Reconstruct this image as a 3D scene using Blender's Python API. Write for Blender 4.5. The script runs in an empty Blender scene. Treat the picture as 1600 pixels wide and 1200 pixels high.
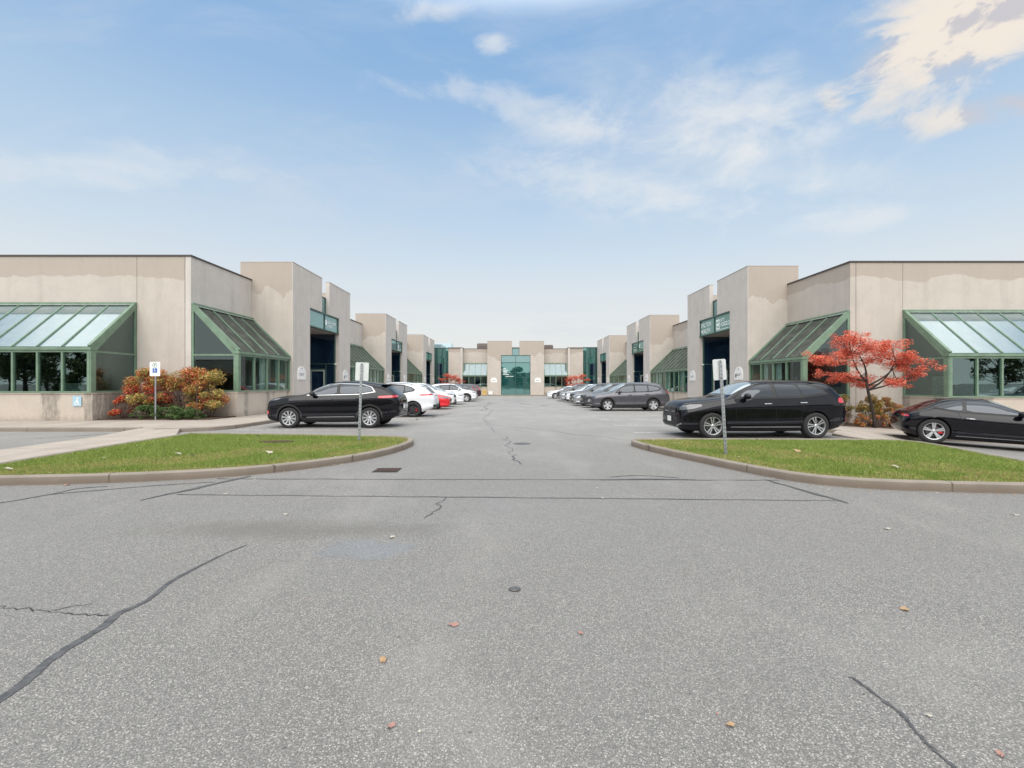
import bpy, bmesh, math, random
import numpy as np
from mathutils import Vector, Matrix, noise as mnoise
from mathutils.bvhtree import BVHTree
random.seed(7); rng = np.random.default_rng(11)
R = math.radians; PI = math.pi
scene = bpy.context.scene
COL = scene.collection
F = 711.0; CZ = 1.52          # photo focal length in photo pixels, eye height

# ------------------------------------------------------------------ camera
cam = bpy.data.cameras.new('camera'); cam.sensor_width = 36; cam.lens = F / 1600 * 36
cam.clip_start = .05; cam.clip_end = 6000
co = bpy.data.objects.new('camera', cam); COL.objects.link(co)
co.location = (0, 0, CZ); co.rotation_euler = (R(90), 0, 0)
scene.camera = co

# ------------------------------------------------------------------ material helpers
class N:
    def __init__(s, name, world=False):
        if world: s.id = bpy.data.worlds.new(name)
        else: s.id = bpy.data.materials.new(name)
        s.id.use_nodes = True; s.t = s.id.node_tree
        s.t.nodes.clear(); s.L = s.t.links
    def n(s, typ, ins=None, **kw):
        nd = s.t.nodes.new(typ)
        for k, v in kw.items(): setattr(nd, k, v)
        if ins:
            for k, v in ins.items():
                sock = nd.inputs[k]
                if isinstance(v, bpy.types.NodeSocket): s.L.new(v, sock)
                else: sock.default_value = v
        return nd
    def math(s, op, a, b=0.0, c=0.0, clamp=False):
        nd = s.n('ShaderNodeMath', {0: a, 1: b, 2: c}, operation=op); nd.use_clamp = clamp
        return nd.outputs[0]
    def mix(s, f, a, b, blend='MIX'):
        nd = s.n('ShaderNodeMix', data_type='RGBA', blend_type=blend)
        for k, v in ((0, f), (6, a), (7, b)):
            if isinstance(v, bpy.types.NodeSocket): s.L.new(v, nd.inputs[k])
            else: nd.inputs[k].default_value = v
        return nd.outputs[2]
    def step(s, v, a, b, ta=0., tb=1.):
        nd = s.n('ShaderNodeMapRange', {0: v, 1: a, 2: b, 3: ta, 4: tb}, interpolation_type='SMOOTHSTEP')
        return nd.outputs[0]
    def noise(s, vec, scale, detail=3, rough=.5, dist=0.):
        return s.n('ShaderNodeTexNoise', {'Vector': vec, 'Scale': scale, 'Detail': detail, 'Roughness': rough, 'Distortion': dist}).outputs[0]
    def map(s, vec, scale=(1, 1, 1), loc=(0, 0, 0), rot=(0, 0, 0)):
        return s.n('ShaderNodeMapping', {'Vector': vec, 'Scale': scale, 'Location': loc, 'Rotation': rot}).outputs[0]
    def pos(s): return s.n('ShaderNodeNewGeometry').outputs['Position']
    def sep(s, v): return s.n('ShaderNodeSeparateXYZ', {0: v}).outputs
    def bump(s, h, strength=.3, dist=.01):
        return s.n('ShaderNodeBump', {'Height': h, 'Strength': strength, 'Distance': dist}).outputs[0]
    def bsdf(s, **kw):
        nd = s.n('ShaderNodeBsdfPrincipled', {k.replace('_', ' '): v for k, v in kw.items()})
        s.n('ShaderNodeOutputMaterial', {0: nd.outputs[0]})
        return nd
def c3(r, g, b): return (r, g, b, 1)
def rgb(r, g, b):
    f = lambda c: (c / 255 / 12.92) if c / 255 <= .04045 else ((c / 255 + .055) / 1.055) ** 2.4
    return (f(r), f(g), f(b), 1)
def simple(name, col, rough=.5, metal=0., var=.0, spec=.5, coat=0., vs=6.):
    m = N(name)
    c = col
    if var:
        nz = m.noise(m.pos(), vs, 4)
        c = m.mix(m.step(nz, .3, .7), tuple(x * (1 - var) for x in col[:3]) + (1,), tuple(min(1, x * (1 + var)) for x in col[:3]) + (1,))
    kw = dict(Base_Color=c, Roughness=rough, Metallic=metal)
    nd = m.bsdf(**kw); nd.inputs['Specular IOR Level'].default_value = spec
    nd.inputs['Coat Weight'].default_value = coat; nd.inputs['Coat Roughness'].default_value = .04
    return m.id

M = {}
# stucco / exposed aggregate panels with water stained tops
def stucco(name, thr, amp, scale, light=c3(.56, .508, .458), dark=c3(.40, .342, .29), seed=0., streak=False):
    m = N(name); p = m.pos(); x, y, z = m.sep(p)
    low = m.noise(m.map(p, (scale, scale, scale * .35), (seed, seed * 2, 0)), 1.0, 5, .55)
    edge = m.math('ADD', z, m.math('MULTIPLY', m.math('SUBTRACT', low, .5), amp))
    stain = m.step(edge, thr - .035, thr + .035)
    fine = m.noise(p, 55., 3, .7)
    mid = m.noise(p, 1.3, 5, .6)
    grime = m.noise(m.map(p, (2.5, 2.5, .25)), 1., 5, .65)
    base = m.mix(m.step(mid, .3, .75), light, tuple(a * .9 for a in light[:3]) + (1,))
    base = m.mix(m.math('MULTIPLY', m.step(grime, .48, .72), .25), base, c3(.33, .30, .26))
    base = m.mix(m.math('MULTIPLY', stain, .74), base, dark)
    if streak:
        low2 = m.noise(m.map(p, (1.05, 1.05, .10), (seed, 0, 0)), 1., 1, .4)
        rag = m.noise(m.map(p, (9, 9, 3)), 1., 5, .7)
        sk = m.math('MULTIPLY', m.step(m.math('ADD', low2, m.math('MULTIPLY', m.math('SUBTRACT', rag, .5), .25)), .535, .63), m.step(rag, .2, .6))
        base = m.mix(m.math('MULTIPLY', sk, .62), base, c3(.12, .115, .105))
        foot = m.math('MULTIPLY', m.step(m.math('ADD', z, m.math('MULTIPLY', rag, -.5)), .12, -.25), .55)
        base = m.mix(foot, base, c3(.22, .18, .14))
        cap = m.step(z, .95, 1.1); 
    base = m.mix(m.math('MULTIPLY', m.step(fine, .38, .62), .26), base, c3(.26, .225, .19))
    m.bsdf(Base_Color=base, Roughness=.9, Normal=m.bump(fine, .55, .012))
    return m.id
M['stucco'] = stucco('stained_stucco', 6.3, 1.7, .33, seed=3.1)
M['stucco_tower'] = stucco('stained_tower_stucco', 5.75, 6., .42, seed=1.7)
M['stucco_court'] = stucco('court_stucco', 8.5, 2.0, .35, light=c3(.62, .58, .54), seed=5.)
M['sill'] = stucco('streaked_sill_stucco', 20., .1, .5, light=c3(.56, .49, .42), streak=True, seed=.5)
M['coping'] = simple('dark_coping_metal', c3(.07, .06, .055), .5, .3)
M['pale_coping'] = simple('pale_coping', c3(.42, .38, .34), .7)
M['green'] = simple('sage_green_frame', c3(.155, .235, .165), .42, 0, .12, vs=3)
M['dgreen'] = simple('dark_green_frame', c3(.035, .085, .07), .4, 0, .1)
M['flash'] = simple('pale_flashing', c3(.46, .52, .46), .45, .2, .1)
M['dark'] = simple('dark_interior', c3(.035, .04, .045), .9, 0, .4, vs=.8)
M['floor_in'] = simple('interior_floor', c3(.12, .11, .10), .8)
M['curtain'] = simple('pale_curtain', c3(.55, .60, .58), .9, 0, .2, vs=9)
M['white'] = simple('white_paint', c3(.78, .78, .77), .5, 0, .04)
M['lettering'] = simple('white_lettering', c3(.82, .86, .86), .5)
M['plaque_text'] = simple('grey_plaque_print', c3(.22, .22, .25), .6)
M['black_print'] = simple('black_print', c3(.02, .02, .025), .6)
M['blue_print'] = simple('blue_print', c3(.03, .12, .42), .5)
M['green_print'] = simple('green_print', c3(.02, .28, .10), .5)
M['paleblue'] = simple('pale_blue_plate', c3(.35, .52, .62), .5)
M['galv'] = simple('galvanised_steel', c3(.40, .42, .44), .42, .75, .2, vs=25)
M['sign_back'] = simple('sign_aluminium', c3(.62, .64, .64), .5, .25, .06, vs=14)
M['rust'] = simple('rusty_steel', c3(.09, .05, .035), .8, .2)
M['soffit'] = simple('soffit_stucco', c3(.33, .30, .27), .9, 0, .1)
M['yellow'] = simple('yellow_plastic', c3(.58, .40, .15), .5)
M['unit'] = simple('rooftop_unit_metal', c3(.16, .13, .12), .6, .2)
M['bark'] = simple('dark_bark', c3(.035, .025, .02), .9, 0, .4, vs=30)
M['twig'] = simple('grey_brown_twigs', c3(.17, .115, .095), .9, 0, .4, vs=30)
M['conc_white'] = simple('lamp_white', c3(.7, .7, .68), .4)

def glass(name, tint, refl, f0, f1, rough=.012, wav=.0):
    m = N(name)
    lw = m.n('ShaderNodeLayerWeight', {'Blend': .5}).outputs['Facing']
    fac = m.math('ADD', m.math('MULTIPLY', m.math('POWER', lw, 3.), f1 - f0), f0, clamp=True)
    gl = m.n('ShaderNodeBsdfGlossy', {'Color': refl, 'Roughness': rough})
    if wav:
        m.L.new(m.bump(m.noise(m.pos(), .9, 2), wav, .02), gl.inputs['Normal'])
    tr = m.n('ShaderNodeBsdfTransparent', {'Color': tint})
    mx = m.n('ShaderNodeMixShader', {0: fac, 1: tr.outputs[0], 2: gl.outputs[0]})
    m.n('ShaderNodeOutputMaterial', {0: mx.outputs[0]})
    return m.id
def opaque_glass(name, body, refl, f0, f1, rough=.02, wav=0., dirt=.0):
    m = N(name)
    lw = m.n('ShaderNodeLayerWeight', {'Blend': .5}).outputs['Facing']
    fac = m.math('ADD', m.math('MULTIPLY', m.math('POWER', lw, 3.), f1 - f0), f0, clamp=True)
    gl = m.n('ShaderNodeBsdfGlossy', {'Color': refl, 'Roughness': rough})
    if wav: m.L.new(m.bump(m.noise(m.pos(), .8, 2), wav, .02), gl.inputs['Normal'])
    col = body
    if dirt:
        col = m.mix(m.math('MULTIPLY', m.step(m.noise(m.pos(), 2.2, 5, .65), .4, .7), dirt), body, c3(.30, .31, .28))
    df = m.n('ShaderNodeBsdfDiffuse', {'Color': col})
    mx = m.n('ShaderNodeMixShader', {0: fac, 1: df.outputs[0], 2: gl.outputs[0]})
    m.n('ShaderNodeOutputMaterial', {0: mx.outputs[0]})
    return m.id
M['glass'] = glass('window_glass', c3(.42, .55, .52), c3(.72, .95, .93), .17, .5, wav=.06)
M['glass_court'] = glass('court_window_glass', c3(.55, .66, .62), c3(.75, .92, .9), .11, .5)
M['roof_glass'] = opaque_glass('reflective_roof_glass', c3(.11, .17, .18), c3(.78, .84, .86), .28, .8, .06, .03, .28)
M['roof_dull'] = opaque_glass('dusty_roof_glass', c3(.046, .050, .044), c3(.8, .92, .88), .035, .2, .12, 0, .2)
M['glass_navy'] = opaque_glass('navy_entrance_glass', c3(.010, .022, .045), c3(.62, .82, .95), .20, .6, .02, .06)
M['glass_teal'] = opaque_glass('teal_facade_glass', c3(.012, .07, .065), c3(.6, .95, .92), .30, .8, .02, .12)
M['glass_band'] = opaque_glass('pale_teal_sign_glass', c3(.13, .22, .22), c3(.65, .9, .9), .22, .6, .05, .08)
M['glass_band_green'] = opaque_glass('green_sign_glass', c3(.07, .17, .14), c3(.75, .95, .9), .14, .5, .06, .05)
M['glass_sky'] = opaque_glass('pale_roof_box_glass', c3(.25, .42, .48), c3(.85, .95, 1.), .55, .9, .05)

# asphalt
def asphalt():
    m = N('old_asphalt'); p = m.pos(); x, y, z = m.sep(p)
    v1 = m.n('ShaderNodeTexVoronoi', {'Vector': p, 'Scale': 128., 'Randomness': 1.}, feature='F1')
    v2 = m.n('ShaderNodeTexVoronoi', {'Vector': p, 'Scale': 330.}, feature='F1')
    hue = m.n('ShaderNodeSeparateColor', {0: v1.outputs['Color']}).outputs
    stones = m.n('ShaderNodeValToRGB', {0: hue[0]})
    cr = stones.color_ramp; cr.interpolation = 'CONSTANT'
    cr.elements[0].color = c3(.07, .068, .066); cr.elements[0].position = 0
    cr.elements[1].color = c3(.145, .139, .132); cr.elements[1].position = .18
    for q, cc in ((.42, c3(.235, .224, .212)), (.70, c3(.33, .313, .292)), (.9, c3(.52, .50, .465))):
        e = cr.elements.new(q); e.color = cc
    tar = m.step(v1.outputs['Distance'], .30, .62)
    col = m.mix(m.math('MULTIPLY', tar, .80), stones.outputs[0], c3(.06, .058, .056))
    h2 = m.n('ShaderNodeSeparateColor', {0: v2.outputs['Color']}).outputs[1]
    col = m.mix(.32, col, m.mix(h2, c3(.085, .083, .081), c3(.47, .452, .425)))
    big = m.noise(p, .22, 4, .6, .6); big2 = m.noise(m.map(p, (1, .5, 1), (7, 3, 0)), .7, 4, .62, .4)
    col = m.mix(m.math('MULTIPLY', m.step(big, .42, .62), .20), col, c3(.21, .205, .20), 'MIX')
    col = m.mix(m.math('MULTIPLY', m.step(big2, .5, .7), .22), col, c3(.34, .325, .30))
    wheel = m.math('MULTIPLY', m.step(m.noise(m.map(p, (.16, .9, 1), (1, 5, 0)), 1., 4, .6), .42, .62), .16)
    col = m.mix(wheel, col, c3(.16, .155, .148))
    v3 = m.n('ShaderNodeTexVoronoi', {'Vector': p, 'Scale': 7.5}, feature='F1')
    pr = m.n('ShaderNodeSeparateColor', {0: v3.outputs['Color']}).outputs[0]
    pit = m.math('MULTIPLY', m.math('LESS_THAN', m.math('ADD', v3.outputs['Distance'], m.math('MULTIPLY', m.noise(p, 120, 2), .06)), .085), m.math('GREATER_THAN', pr, .55))
    col = m.mix(m.math('MULTIPLY', pit, .75), col, c3(.045, .043, .04))
    drip = m.step(m.noise(p, 2.6, 3, .5), .66, .74)
    col = m.mix(m.math('MULTIPLY', drip, .22), col, c3(.12, .115, .11))
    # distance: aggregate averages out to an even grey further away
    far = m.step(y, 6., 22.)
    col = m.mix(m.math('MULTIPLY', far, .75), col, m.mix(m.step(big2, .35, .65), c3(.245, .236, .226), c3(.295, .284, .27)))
    # damp patches with a shape of their own
    wob = m.math('MULTIPLY', m.math('SUBTRACT', m.noise(p, 1.5, 6, .7), .5), 3.2)
    def blob(cx, cy, rx, ry):
        dx = m.math('DIVIDE', m.math('SUBTRACT', x, cx), rx); dy = m.math('DIVIDE', m.math('SUBTRACT', y, cy), ry)
        d = m.math('SQRT', m.math('ADD', m.math('MULTIPLY', dx, dx), m.math('MULTIPLY', dy, dy)))
        return m.math('ADD', d, wob)
    wet = m.step(blob(-1.42, 4.2, .42, .27), 1.25, .75)
    damp = m.step(blob(-2.3, 4.75, 1.3, .26), 1.6, .2)
    damp2 = m.step(blob(.45, 5.3, 1.6, .9), 1.5, .2)
    lane = m.step(blob(.3, 32., 3.2, 22.), 1.35, .3)
    damp3 = m.step(blob(1.9, 2.9, 1.1, 1.2), 1.5, .1)
    oil = m.math('MULTIPLY', m.step(m.noise(m.map(p, (.55, .9, 1), (2, 9, 0)), 1., 3, .6), .64, .72), m.step(y, 9., 12.))
    col = m.mix(m.math('MULTIPLY', damp, .55), col, c3(.115, .108, .095))
    col = m.mix(m.math('MULTIPLY', oil, .35), col, c3(.11, .11, .11))
    col = m.mix(m.math('MULTIPLY', wet, .35), col, c3(.17, .172, .178))
    pud = m.step(m.noise(m.map(p, (.5, .34, 1), (4.3, 1.2, 0)), 1., 3, .6), .70, .725)
    pud = m.math('MULTIPLY', pud, m.step(y, 30., 38.))
    col = m.mix(m.math('MULTIPLY', pud, .85), col, c3(.03, .03, .032))
    ro = m.math('SUBTRACT', .72, m.math('MULTIPLY', wet, .62))
    ro = m.math('SUBTRACT', ro, m.math('MULTIPLY', damp2, .14))
    ro = m.math('SUBTRACT', ro, m.math('MULTIPLY', damp3, .12))
    ro = m.math('SUBTRACT', ro, m.math('MULTIPLY', lane, .10))
    ro = m.math('SUBTRACT', ro, m.math('MULTIPLY', pud, .5), clamp=True)
    bs = m.math('MULTIPLY', m.math('SUBTRACT', 1., m.math('MULTIPLY', wet, .8)), m.step(y, 26., 5., .12, 1.))
    bn = m.n('ShaderNodeBump', {'Height': m.math('SUBTRACT', 1., v1.outputs['Distance']), 'Strength': m.math('MULTIPLY', bs, .55), 'Distance': .006})
    b = m.bsdf(Base_Color=col, Roughness=ro, Normal=bn.outputs[0]); b.inputs['Specular IOR Level'].default_value = .5
    return m.id
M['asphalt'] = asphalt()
def sealant():
    m = N('crack_sealant'); p = m.pos()
    nz = m.noise(p, 14, 4, .7)
    m.bsdf(Base_Color=m.mix(m.step(nz, .35, .65), c3(.045, .045, .048), c3(.095, .095, .097)), Roughness=.55)
    return m.id
M['sealant'] = sealant()
def concrete(name, col, jx, jy, jstr=.5):
    m = N(name); p = m.pos()
    br = m.n('ShaderNodeTexBrick', {'Vector': p, 'Color1': c3(1, 1, 1), 'Color2': c3(.93, .93, .93), 'Mortar': c3(.0, .0, .0), 'Scale': 1., 'Mortar Size': .012, 'Brick Width': jx, 'Row Height': jy, 'Bias': 0.}, offset=0.)
    fine = m.noise(p, 70, 3, .7); mid = m.noise(p, 1.1, 6, .65)
    c = m.mix(m.step(mid, .3, .72), col, tuple(a * .78 for a in col[:3]) + (1,))
    c = m.mix(m.math('MULTIPLY', m.step(fine, .35, .65), .2), c, tuple(a * .55 for a in col[:3]) + (1,))
    c = m.mix(jstr, c, br.outputs[0], 'MULTIPLY')
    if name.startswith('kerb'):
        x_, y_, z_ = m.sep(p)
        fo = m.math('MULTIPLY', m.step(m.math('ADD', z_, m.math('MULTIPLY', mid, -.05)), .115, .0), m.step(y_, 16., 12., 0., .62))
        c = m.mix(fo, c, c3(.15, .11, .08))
    m.bsdf(Base_Color=c, Roughness=.88, Normal=m.bump(fine, .3, .006))
    return m.id
M['walk'] = concrete('walkway_concrete', c3(.41, .355, .305), 1.5, 1.5)
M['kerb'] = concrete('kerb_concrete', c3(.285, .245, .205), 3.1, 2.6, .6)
def soil():
    m = N('bed_mulch'); p = m.pos(); f = m.noise(p, 40, 4, .75)
    m.bsdf(Base_Color=m.mix(m.step(f, .35, .65), c3(.03, .022, .016), c3(.13, .085, .055)), Roughness=.95, Normal=m.bump(f, .8, .02))
    return m.id
M['mulch'] = soil()
def turf():
    m = N('turf_soil'); p = m.pos(); f = m.noise(p, 30, 4, .75)
    m.bsdf(Base_Color=m.mix(m.step(f, .35, .65), c3(.055, .09, .018), c3(.13, .17, .04)), Roughness=.95)
    return m.id
M['turf'] = turf()
def leafmat(name, col, var=.35, trans=.25):
    m = N(name); g = m.n('ShaderNodeNewGeometry')
    rnd = g.outputs['Random Per Island']
    c = m.mix(rnd, tuple(a * (1 - var) for a in col[:3]) + (1,), tuple(min(1, a * (1 + var)) for a in col[:3]) + (1,))
    d = m.n('ShaderNodeBsdfPrincipled', {'Base Color': c, 'Roughness': .6})
    d.inputs['Specular IOR Level'].default_value = .3
    t = m.n('ShaderNodeBsdfTranslucent', {'Color': c})
    mx = m.n('ShaderNodeMixShader', {0: trans, 1: d.outputs[0], 2: t.outputs[0]})
    m.n('ShaderNodeOutputMaterial', {0: mx.outputs[0]})
    return m.id
M['l_red'] = leafmat('red_orange_leaf', c3(.68, .135, .085), .25)
M['l_coral'] = leafmat('coral_leaf', c3(.82, .26, .17), .2)
M['l_crimson'] = leafmat('crimson_leaf', c3(.42, .03, .035))
M['l_orange'] = leafmat('orange_leaf', c3(.66, .27, .10))
M['l_yellow'] = leafmat('yellow_green_leaf', c3(.52, .44, .14))
M['l_olive'] = leafmat('olive_leaf', c3(.29, .29, .10))
M['l_green'] = leafmat('green_leaf', c3(.14, .21, .07))
M['l_juniper'] = leafmat('juniper_leaf', c3(.11, .19, .07), trans=.1)
M['l_dark'] = leafmat('dark_tree_leaf', c3(.035, .06, .022), trans=.1)
M['g1'] = leafmat('grass_blade', c3(.185, .26, .05), .3, .3)
M['g2'] = leafmat('grass_blade_light', c3(.31, .36, .09), .25, .3)
M['g3'] = leafmat('grass_blade_dry', c3(.42, .33, .14), .3, .3)
M['tan_leaf'] = leafmat('tan_fallen_leaf', c3(.40, .26, .15), .1, .1)
M['pink_leaf'] = leafmat('pink_fallen_leaf', c3(.36, .20, .165), .1, .1)
M['pale_leaf'] = leafmat('pale_fallen_leaf', c3(.46, .42, .35), .1, .1)
M['line'] = (lambda m: (m.bsdf(Base_Color=m.mix(m.step(m.noise(m.pos(), 9, 5, .75), .42, .6), c3(.62, .62, .60), c3(.30, .29, .28)), Roughness=.7), m.id)[1])(N('worn_line_paint'))

# ------------------------------------------------------------------ mesh helpers
def tag(o, label=None, cat=None, group=None, kind=None):
    if label: o['label'] = label
    if cat: o['category'] = cat
    if group: o['group'] = group
    if kind: o['kind'] = kind
    return o
def empty(name, loc=(0, 0, 0), rz=0., label=None, cat=None, group=None):
    o = bpy.data.objects.new(name, None); COL.objects.link(o)
    o.location = loc; o.rotation_euler = (0, 0, rz); o.empty_display_size = .2
    return tag(o, label, cat, group)
def link(name, me, mats, parent=None, smooth=False):
    o = bpy.data.objects.new(name, me); COL.objects.link(o)
    if mats is not None:
        for m in (mats if isinstance(mats, (list, tuple)) else [mats]): me.materials.append(m)
    if parent: o.parent = parent
    if smooth: me.shade_smooth()
    return o
def bmobj(name, bm, mats, parent=None, smooth=False, recalc=True):
    if recalc: bmesh.ops.recalc_face_normals(bm, faces=bm.faces)
    me = bpy.data.meshes.new(name); bm.to_mesh(me); bm.free()
    return link(name, me, mats, parent, smooth)
class Fr:
    """local frame of a facade: u along it, d into the building, z up"""
    def __init__(s, ox, oy, u, d, zo=0.): s.o = Vector((ox, oy, zo)); s.u = Vector((*u, 0)); s.d = Vector((*d, 0))
    def __call__(s, u, d, z): return s.o + s.u * u + s.d * d + Vector((0, 0, z))
WF = Fr(0, 0, (1, 0), (0, 1))
def box(bm, fr, u0, u1, d0, d1, z0, z1, mi=0):
    v = [bm.verts.new(fr(u, d, z)) for z in (z0, z1) for d in (d0, d1) for u in (u0, u1)]
    for f in ((0, 1, 3, 2), (4, 5, 7, 6), (0, 1, 5, 4), (2, 3, 7, 6), (0, 2, 6, 4), (1, 3, 7, 5)):
        bm.faces.new([v[i] for i in f]).material_index = mi
def prism(bm, fr, pts, d0, d1, mi=0):
    a = [bm.verts.new(fr(u, d0, z)) for u, z in pts]; b = [bm.verts.new(fr(u, d1, z)) for u, z in pts]
    n = len(pts)
    bm.faces.new(a).material_index = mi; bm.faces.new(b[::-1]).material_index = mi
    for i in range(n): bm.faces.new((a[i], a[(i + 1) % n], b[(i + 1) % n], b[i])).material_index = mi
def bar(bm, p, q, w, h=None, up=Vector((0, 0, 1)), mi=0):
    """square bar from p to q"""
    p = Vector(p); q = Vector(q); h = h or w
    t = (q - p).normalized()
    if abs(t.dot(up)) > .95: up = Vector((0, 1, 0))
    s = t.cross(up).normalized(); n = s.cross(t).normalized()
    v = [bm.verts.new(c + s * a * w / 2 + n * b * h / 2) for c in (p, q) for a, b in ((-1, -1), (1, -1), (1, 1), (-1, 1))]
    for f in ((0, 1, 2, 3), (7, 6, 5, 4), (0, 1, 5, 4), (1, 2, 6, 5), (2, 3, 7, 6), (3, 0, 4, 7)):
        bm.faces.new([v[i] for i in f]).material_index = mi
def tube(bm, pts, rad, seg=6, mi=0):
    rings = []
    for i, p in enumerate(pts):
        p = Vector(p)
        t = (Vector(pts[min(i + 1, len(pts) - 1)]) - Vector(pts[max(i - 1, 0)])).normalized()
        a = Vector((0, 0, 1)) if abs(t.z) < .9 else Vector((1, 0, 0))
        s = t.cross(a).normalized(); n = s.cross(t)
        r = rad[i] if isinstance(rad, (list, tuple)) else rad
        rings.append([bm.verts.new(p + (s * math.cos(k * 2 * PI / seg) + n * math.sin(k * 2 * PI / seg)) * r) for k in range(seg)])
    for a, b in zip(rings, rings[1:]):
        for k in range(seg): bm.faces.new((a[k], a[(k + 1) % seg], b[(k + 1) % seg], b[k])).material_index = mi
    bm.faces.new(rings[0]).material_index = mi; bm.faces.new(rings[-1][::-1]).material_index = mi
def smoothpath(pts, per=6, closed=False):
    P = [Vector((*p, 0)) if len(p) == 2 else Vector(p) for p in pts]; n = len(P); out = []
    for i in range(n if closed else n - 1):
        if closed: a, b, c, d = P[i - 1], P[i], P[(i + 1) % n], P[(i + 2) % n]
        else: a, b, c, d = P[max(i - 1, 0)], P[i], P[i + 1], P[min(i + 2, n - 1)]
        for k in range(per):
            t = k / per
            out.append(.5 * ((2 * b) + (c - a) * t + (2 * a - 5 * b + 4 * c - d) * t * t + (3 * b - a - 3 * c + d) * t ** 3))
    if not closed: out.append(P[-1])
    return out
def sstep(a, b, x):
    t = max(0., min(1., (x - a) / (b - a))); return t * t * (3 - 2 * t)
def g(x, y):
    """height of the lot: falls gently towards the far end, and to the right of the right island"""
    z = -.0042 * max(0., y - 14.) if y < 80 else -.28
    w = sstep(7.0, 9.5, y) * sstep(27., 20., y)
    z -= w * (.15 * sstep(9.6, 11.4, x) + .055 * max(0., min(x, 16.) - 11.4))
    return z
def sheet(name, poly, h, mats, thick=.3, step=1.0, hf=None, parent=None):
    """horizontal polygon laid h above the lot, cut so it follows it, with skirts"""
    bm = bmesh.new(); bm.faces.new([bm.verts.new((p[0], p[1], 0)) for p in poly])
    xs = [p[0] for p in poly]; ys = [p[1] for p in poly]
    def cut(ax, a, b):
        k = math.ceil(a / step) * step
        while k < b:
            no = (1, 0, 0) if ax == 0 else (0, 1, 0)
            bmesh.ops.bisect_plane(bm, geom=bm.verts[:] + bm.edges[:] + bm.faces[:], plane_co=(k, k, 0), plane_no=no)
            k += step
    cut(0, max(min(xs), -30), min(max(xs), 30)); cut(1, max(min(ys), -10), min(max(ys), 75))
    for f in bm.faces:
        if f.normal.z < 0: f.normal_flip()
    ed = [e for e in bm.edges if len(e.link_faces) == 1]
    if thick:
        r = bmesh.ops.extrude_edge_only(bm, edges=ed)
        lower = {v for v in r['geom'] if isinstance(v, bmesh.types.BMVert)}
    else: lower = set()
    for v in bm.verts:
        z = g(v.co.x, v.co.y) + (hf(v.co.x, v.co.y) if hf else h)
        v.co.z = z - (thick if v in lower else 0)
    return bmobj(name, bm, mats, parent)
def strip(bm, pts, w, h, hf=None, jag=0.):
    """flat ribbon on the ground"""
    pts = [Vector((p[0], p[1], 0)) for p in pts]; L = []; Rr = []
    for i, p in enumerate(pts):
        t = (pts[min(i + 1, len(pts) - 1)] - pts[max(i - 1, 0)]).normalized(); s = Vector((-t.y, t.x, 0))
        ww = (w[i] if isinstance(w, (list, tuple)) else w) * (1 + random.uniform(-jag, jag))
        j = random.uniform(-jag, jag) * ww * .6
        a = p + s * (ww / 2 + j); b = p - s * (ww / 2 - j)
        L.append(bm.verts.new((a.x, a.y, g(a.x, a.y) + h))); Rr.append(bm.verts.new((b.x, b.y, g(b.x, b.y) + h)))
    for i in range(len(pts) - 1): bm.faces.new((L[i], L[i + 1], Rr[i + 1], Rr[i]))
def kerbs(name, paths, label_kind='structure', w=.15, top=.135, mat=None):
    bm = bmesh.new()
    prof = [(-w / 2, -.25), (-w / 2, top - .02), (-w / 2 + .02, top), (w / 2 - .035, top), (w / 2 - .005, top - .03), (w / 2, -.25)]
    for pts, closed in paths:
        n = len(pts); rings = []
        for i, p in enumerate(pts):
            a = pts[i - 1] if (closed or i) else pts[i]; b = pts[(i + 1) % n] if (closed or i < n - 1) else pts[i]
            t = (Vector((b[0], b[1], 0)) - Vector((a[0], a[1], 0))).normalized(); s = Vector((t.y, -t.x, 0))
            wob = .006 * math.sin(i * 1.7)
            ring = []
            for o_, z in prof:
                q = Vector((p[0], p[1], 0)) + s * (o_ + wob)
                ring.append(bm.verts.new((q.x, q.y, g(p[0], p[1]) + z)))
            rings.append(ring)
        for i in range(n if closed else n - 1):
            A, B = rings[i], rings[(i + 1) % n]
            for k in range(len(prof) - 1): bm.faces.new((A[k], A[k + 1], B[k + 1], B[k]))
        if not closed:
            bm.faces.new(rings[0]); bm.faces.new(rings[-1])
    o = bmobj(name, bm, mat or M['kerb']); tag(o, kind=label_kind); return o
def disc_pts(cx, cy, r, n=16, a0=0.): return [(cx + r * math.cos(a0 + 2 * PI * k / n), cy + r * math.sin(a0 + 2 * PI * k / n)) for k in range(n)]
def flatpoly(bm, mat4, pts, z=0., mi=0):
    f = bm.faces.new([bm.verts.new(mat4 @ Vector((p[0], p[1], z))) for p in pts]); f.material_index = mi; return f
def textmesh(name, txt, size, mat4, mat, parent=None, align='CENTER', sx=1.0):
    cu = bpy.data.curves.new(name, 'FONT'); cu.body = txt; cu.size = size; cu.align_x = align; cu.extrude = .004; cu.resolution_u = 3; cu.space_line = .95
    t = bpy.data.objects.new('tmp_text', cu); COL.objects.link(t)
    dg = bpy.context.evaluated_depsgraph_get()
    me = bpy.data.meshes.new_from_object(t.evaluated_get(dg)); bpy.data.objects.remove(t); bpy.data.curves.remove(cu)
    me.materials.clear(); me.transform(mat4 @ Matrix.Diagonal((sx, 1, 1, 1)))
    return link(name, me, mat, parent)
def frame_mat(fr, u, d, z, flip=1):
    """matrix whose x runs along u*flip, y up, z out of the wall"""
    ux = fr.u * flip; up = Vector((0, 0, 1)); out = ux.cross(up)
    m = Matrix((ux, up, out)).transposed().to_4x4(); m.translation = fr(u, d, z); return m
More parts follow.
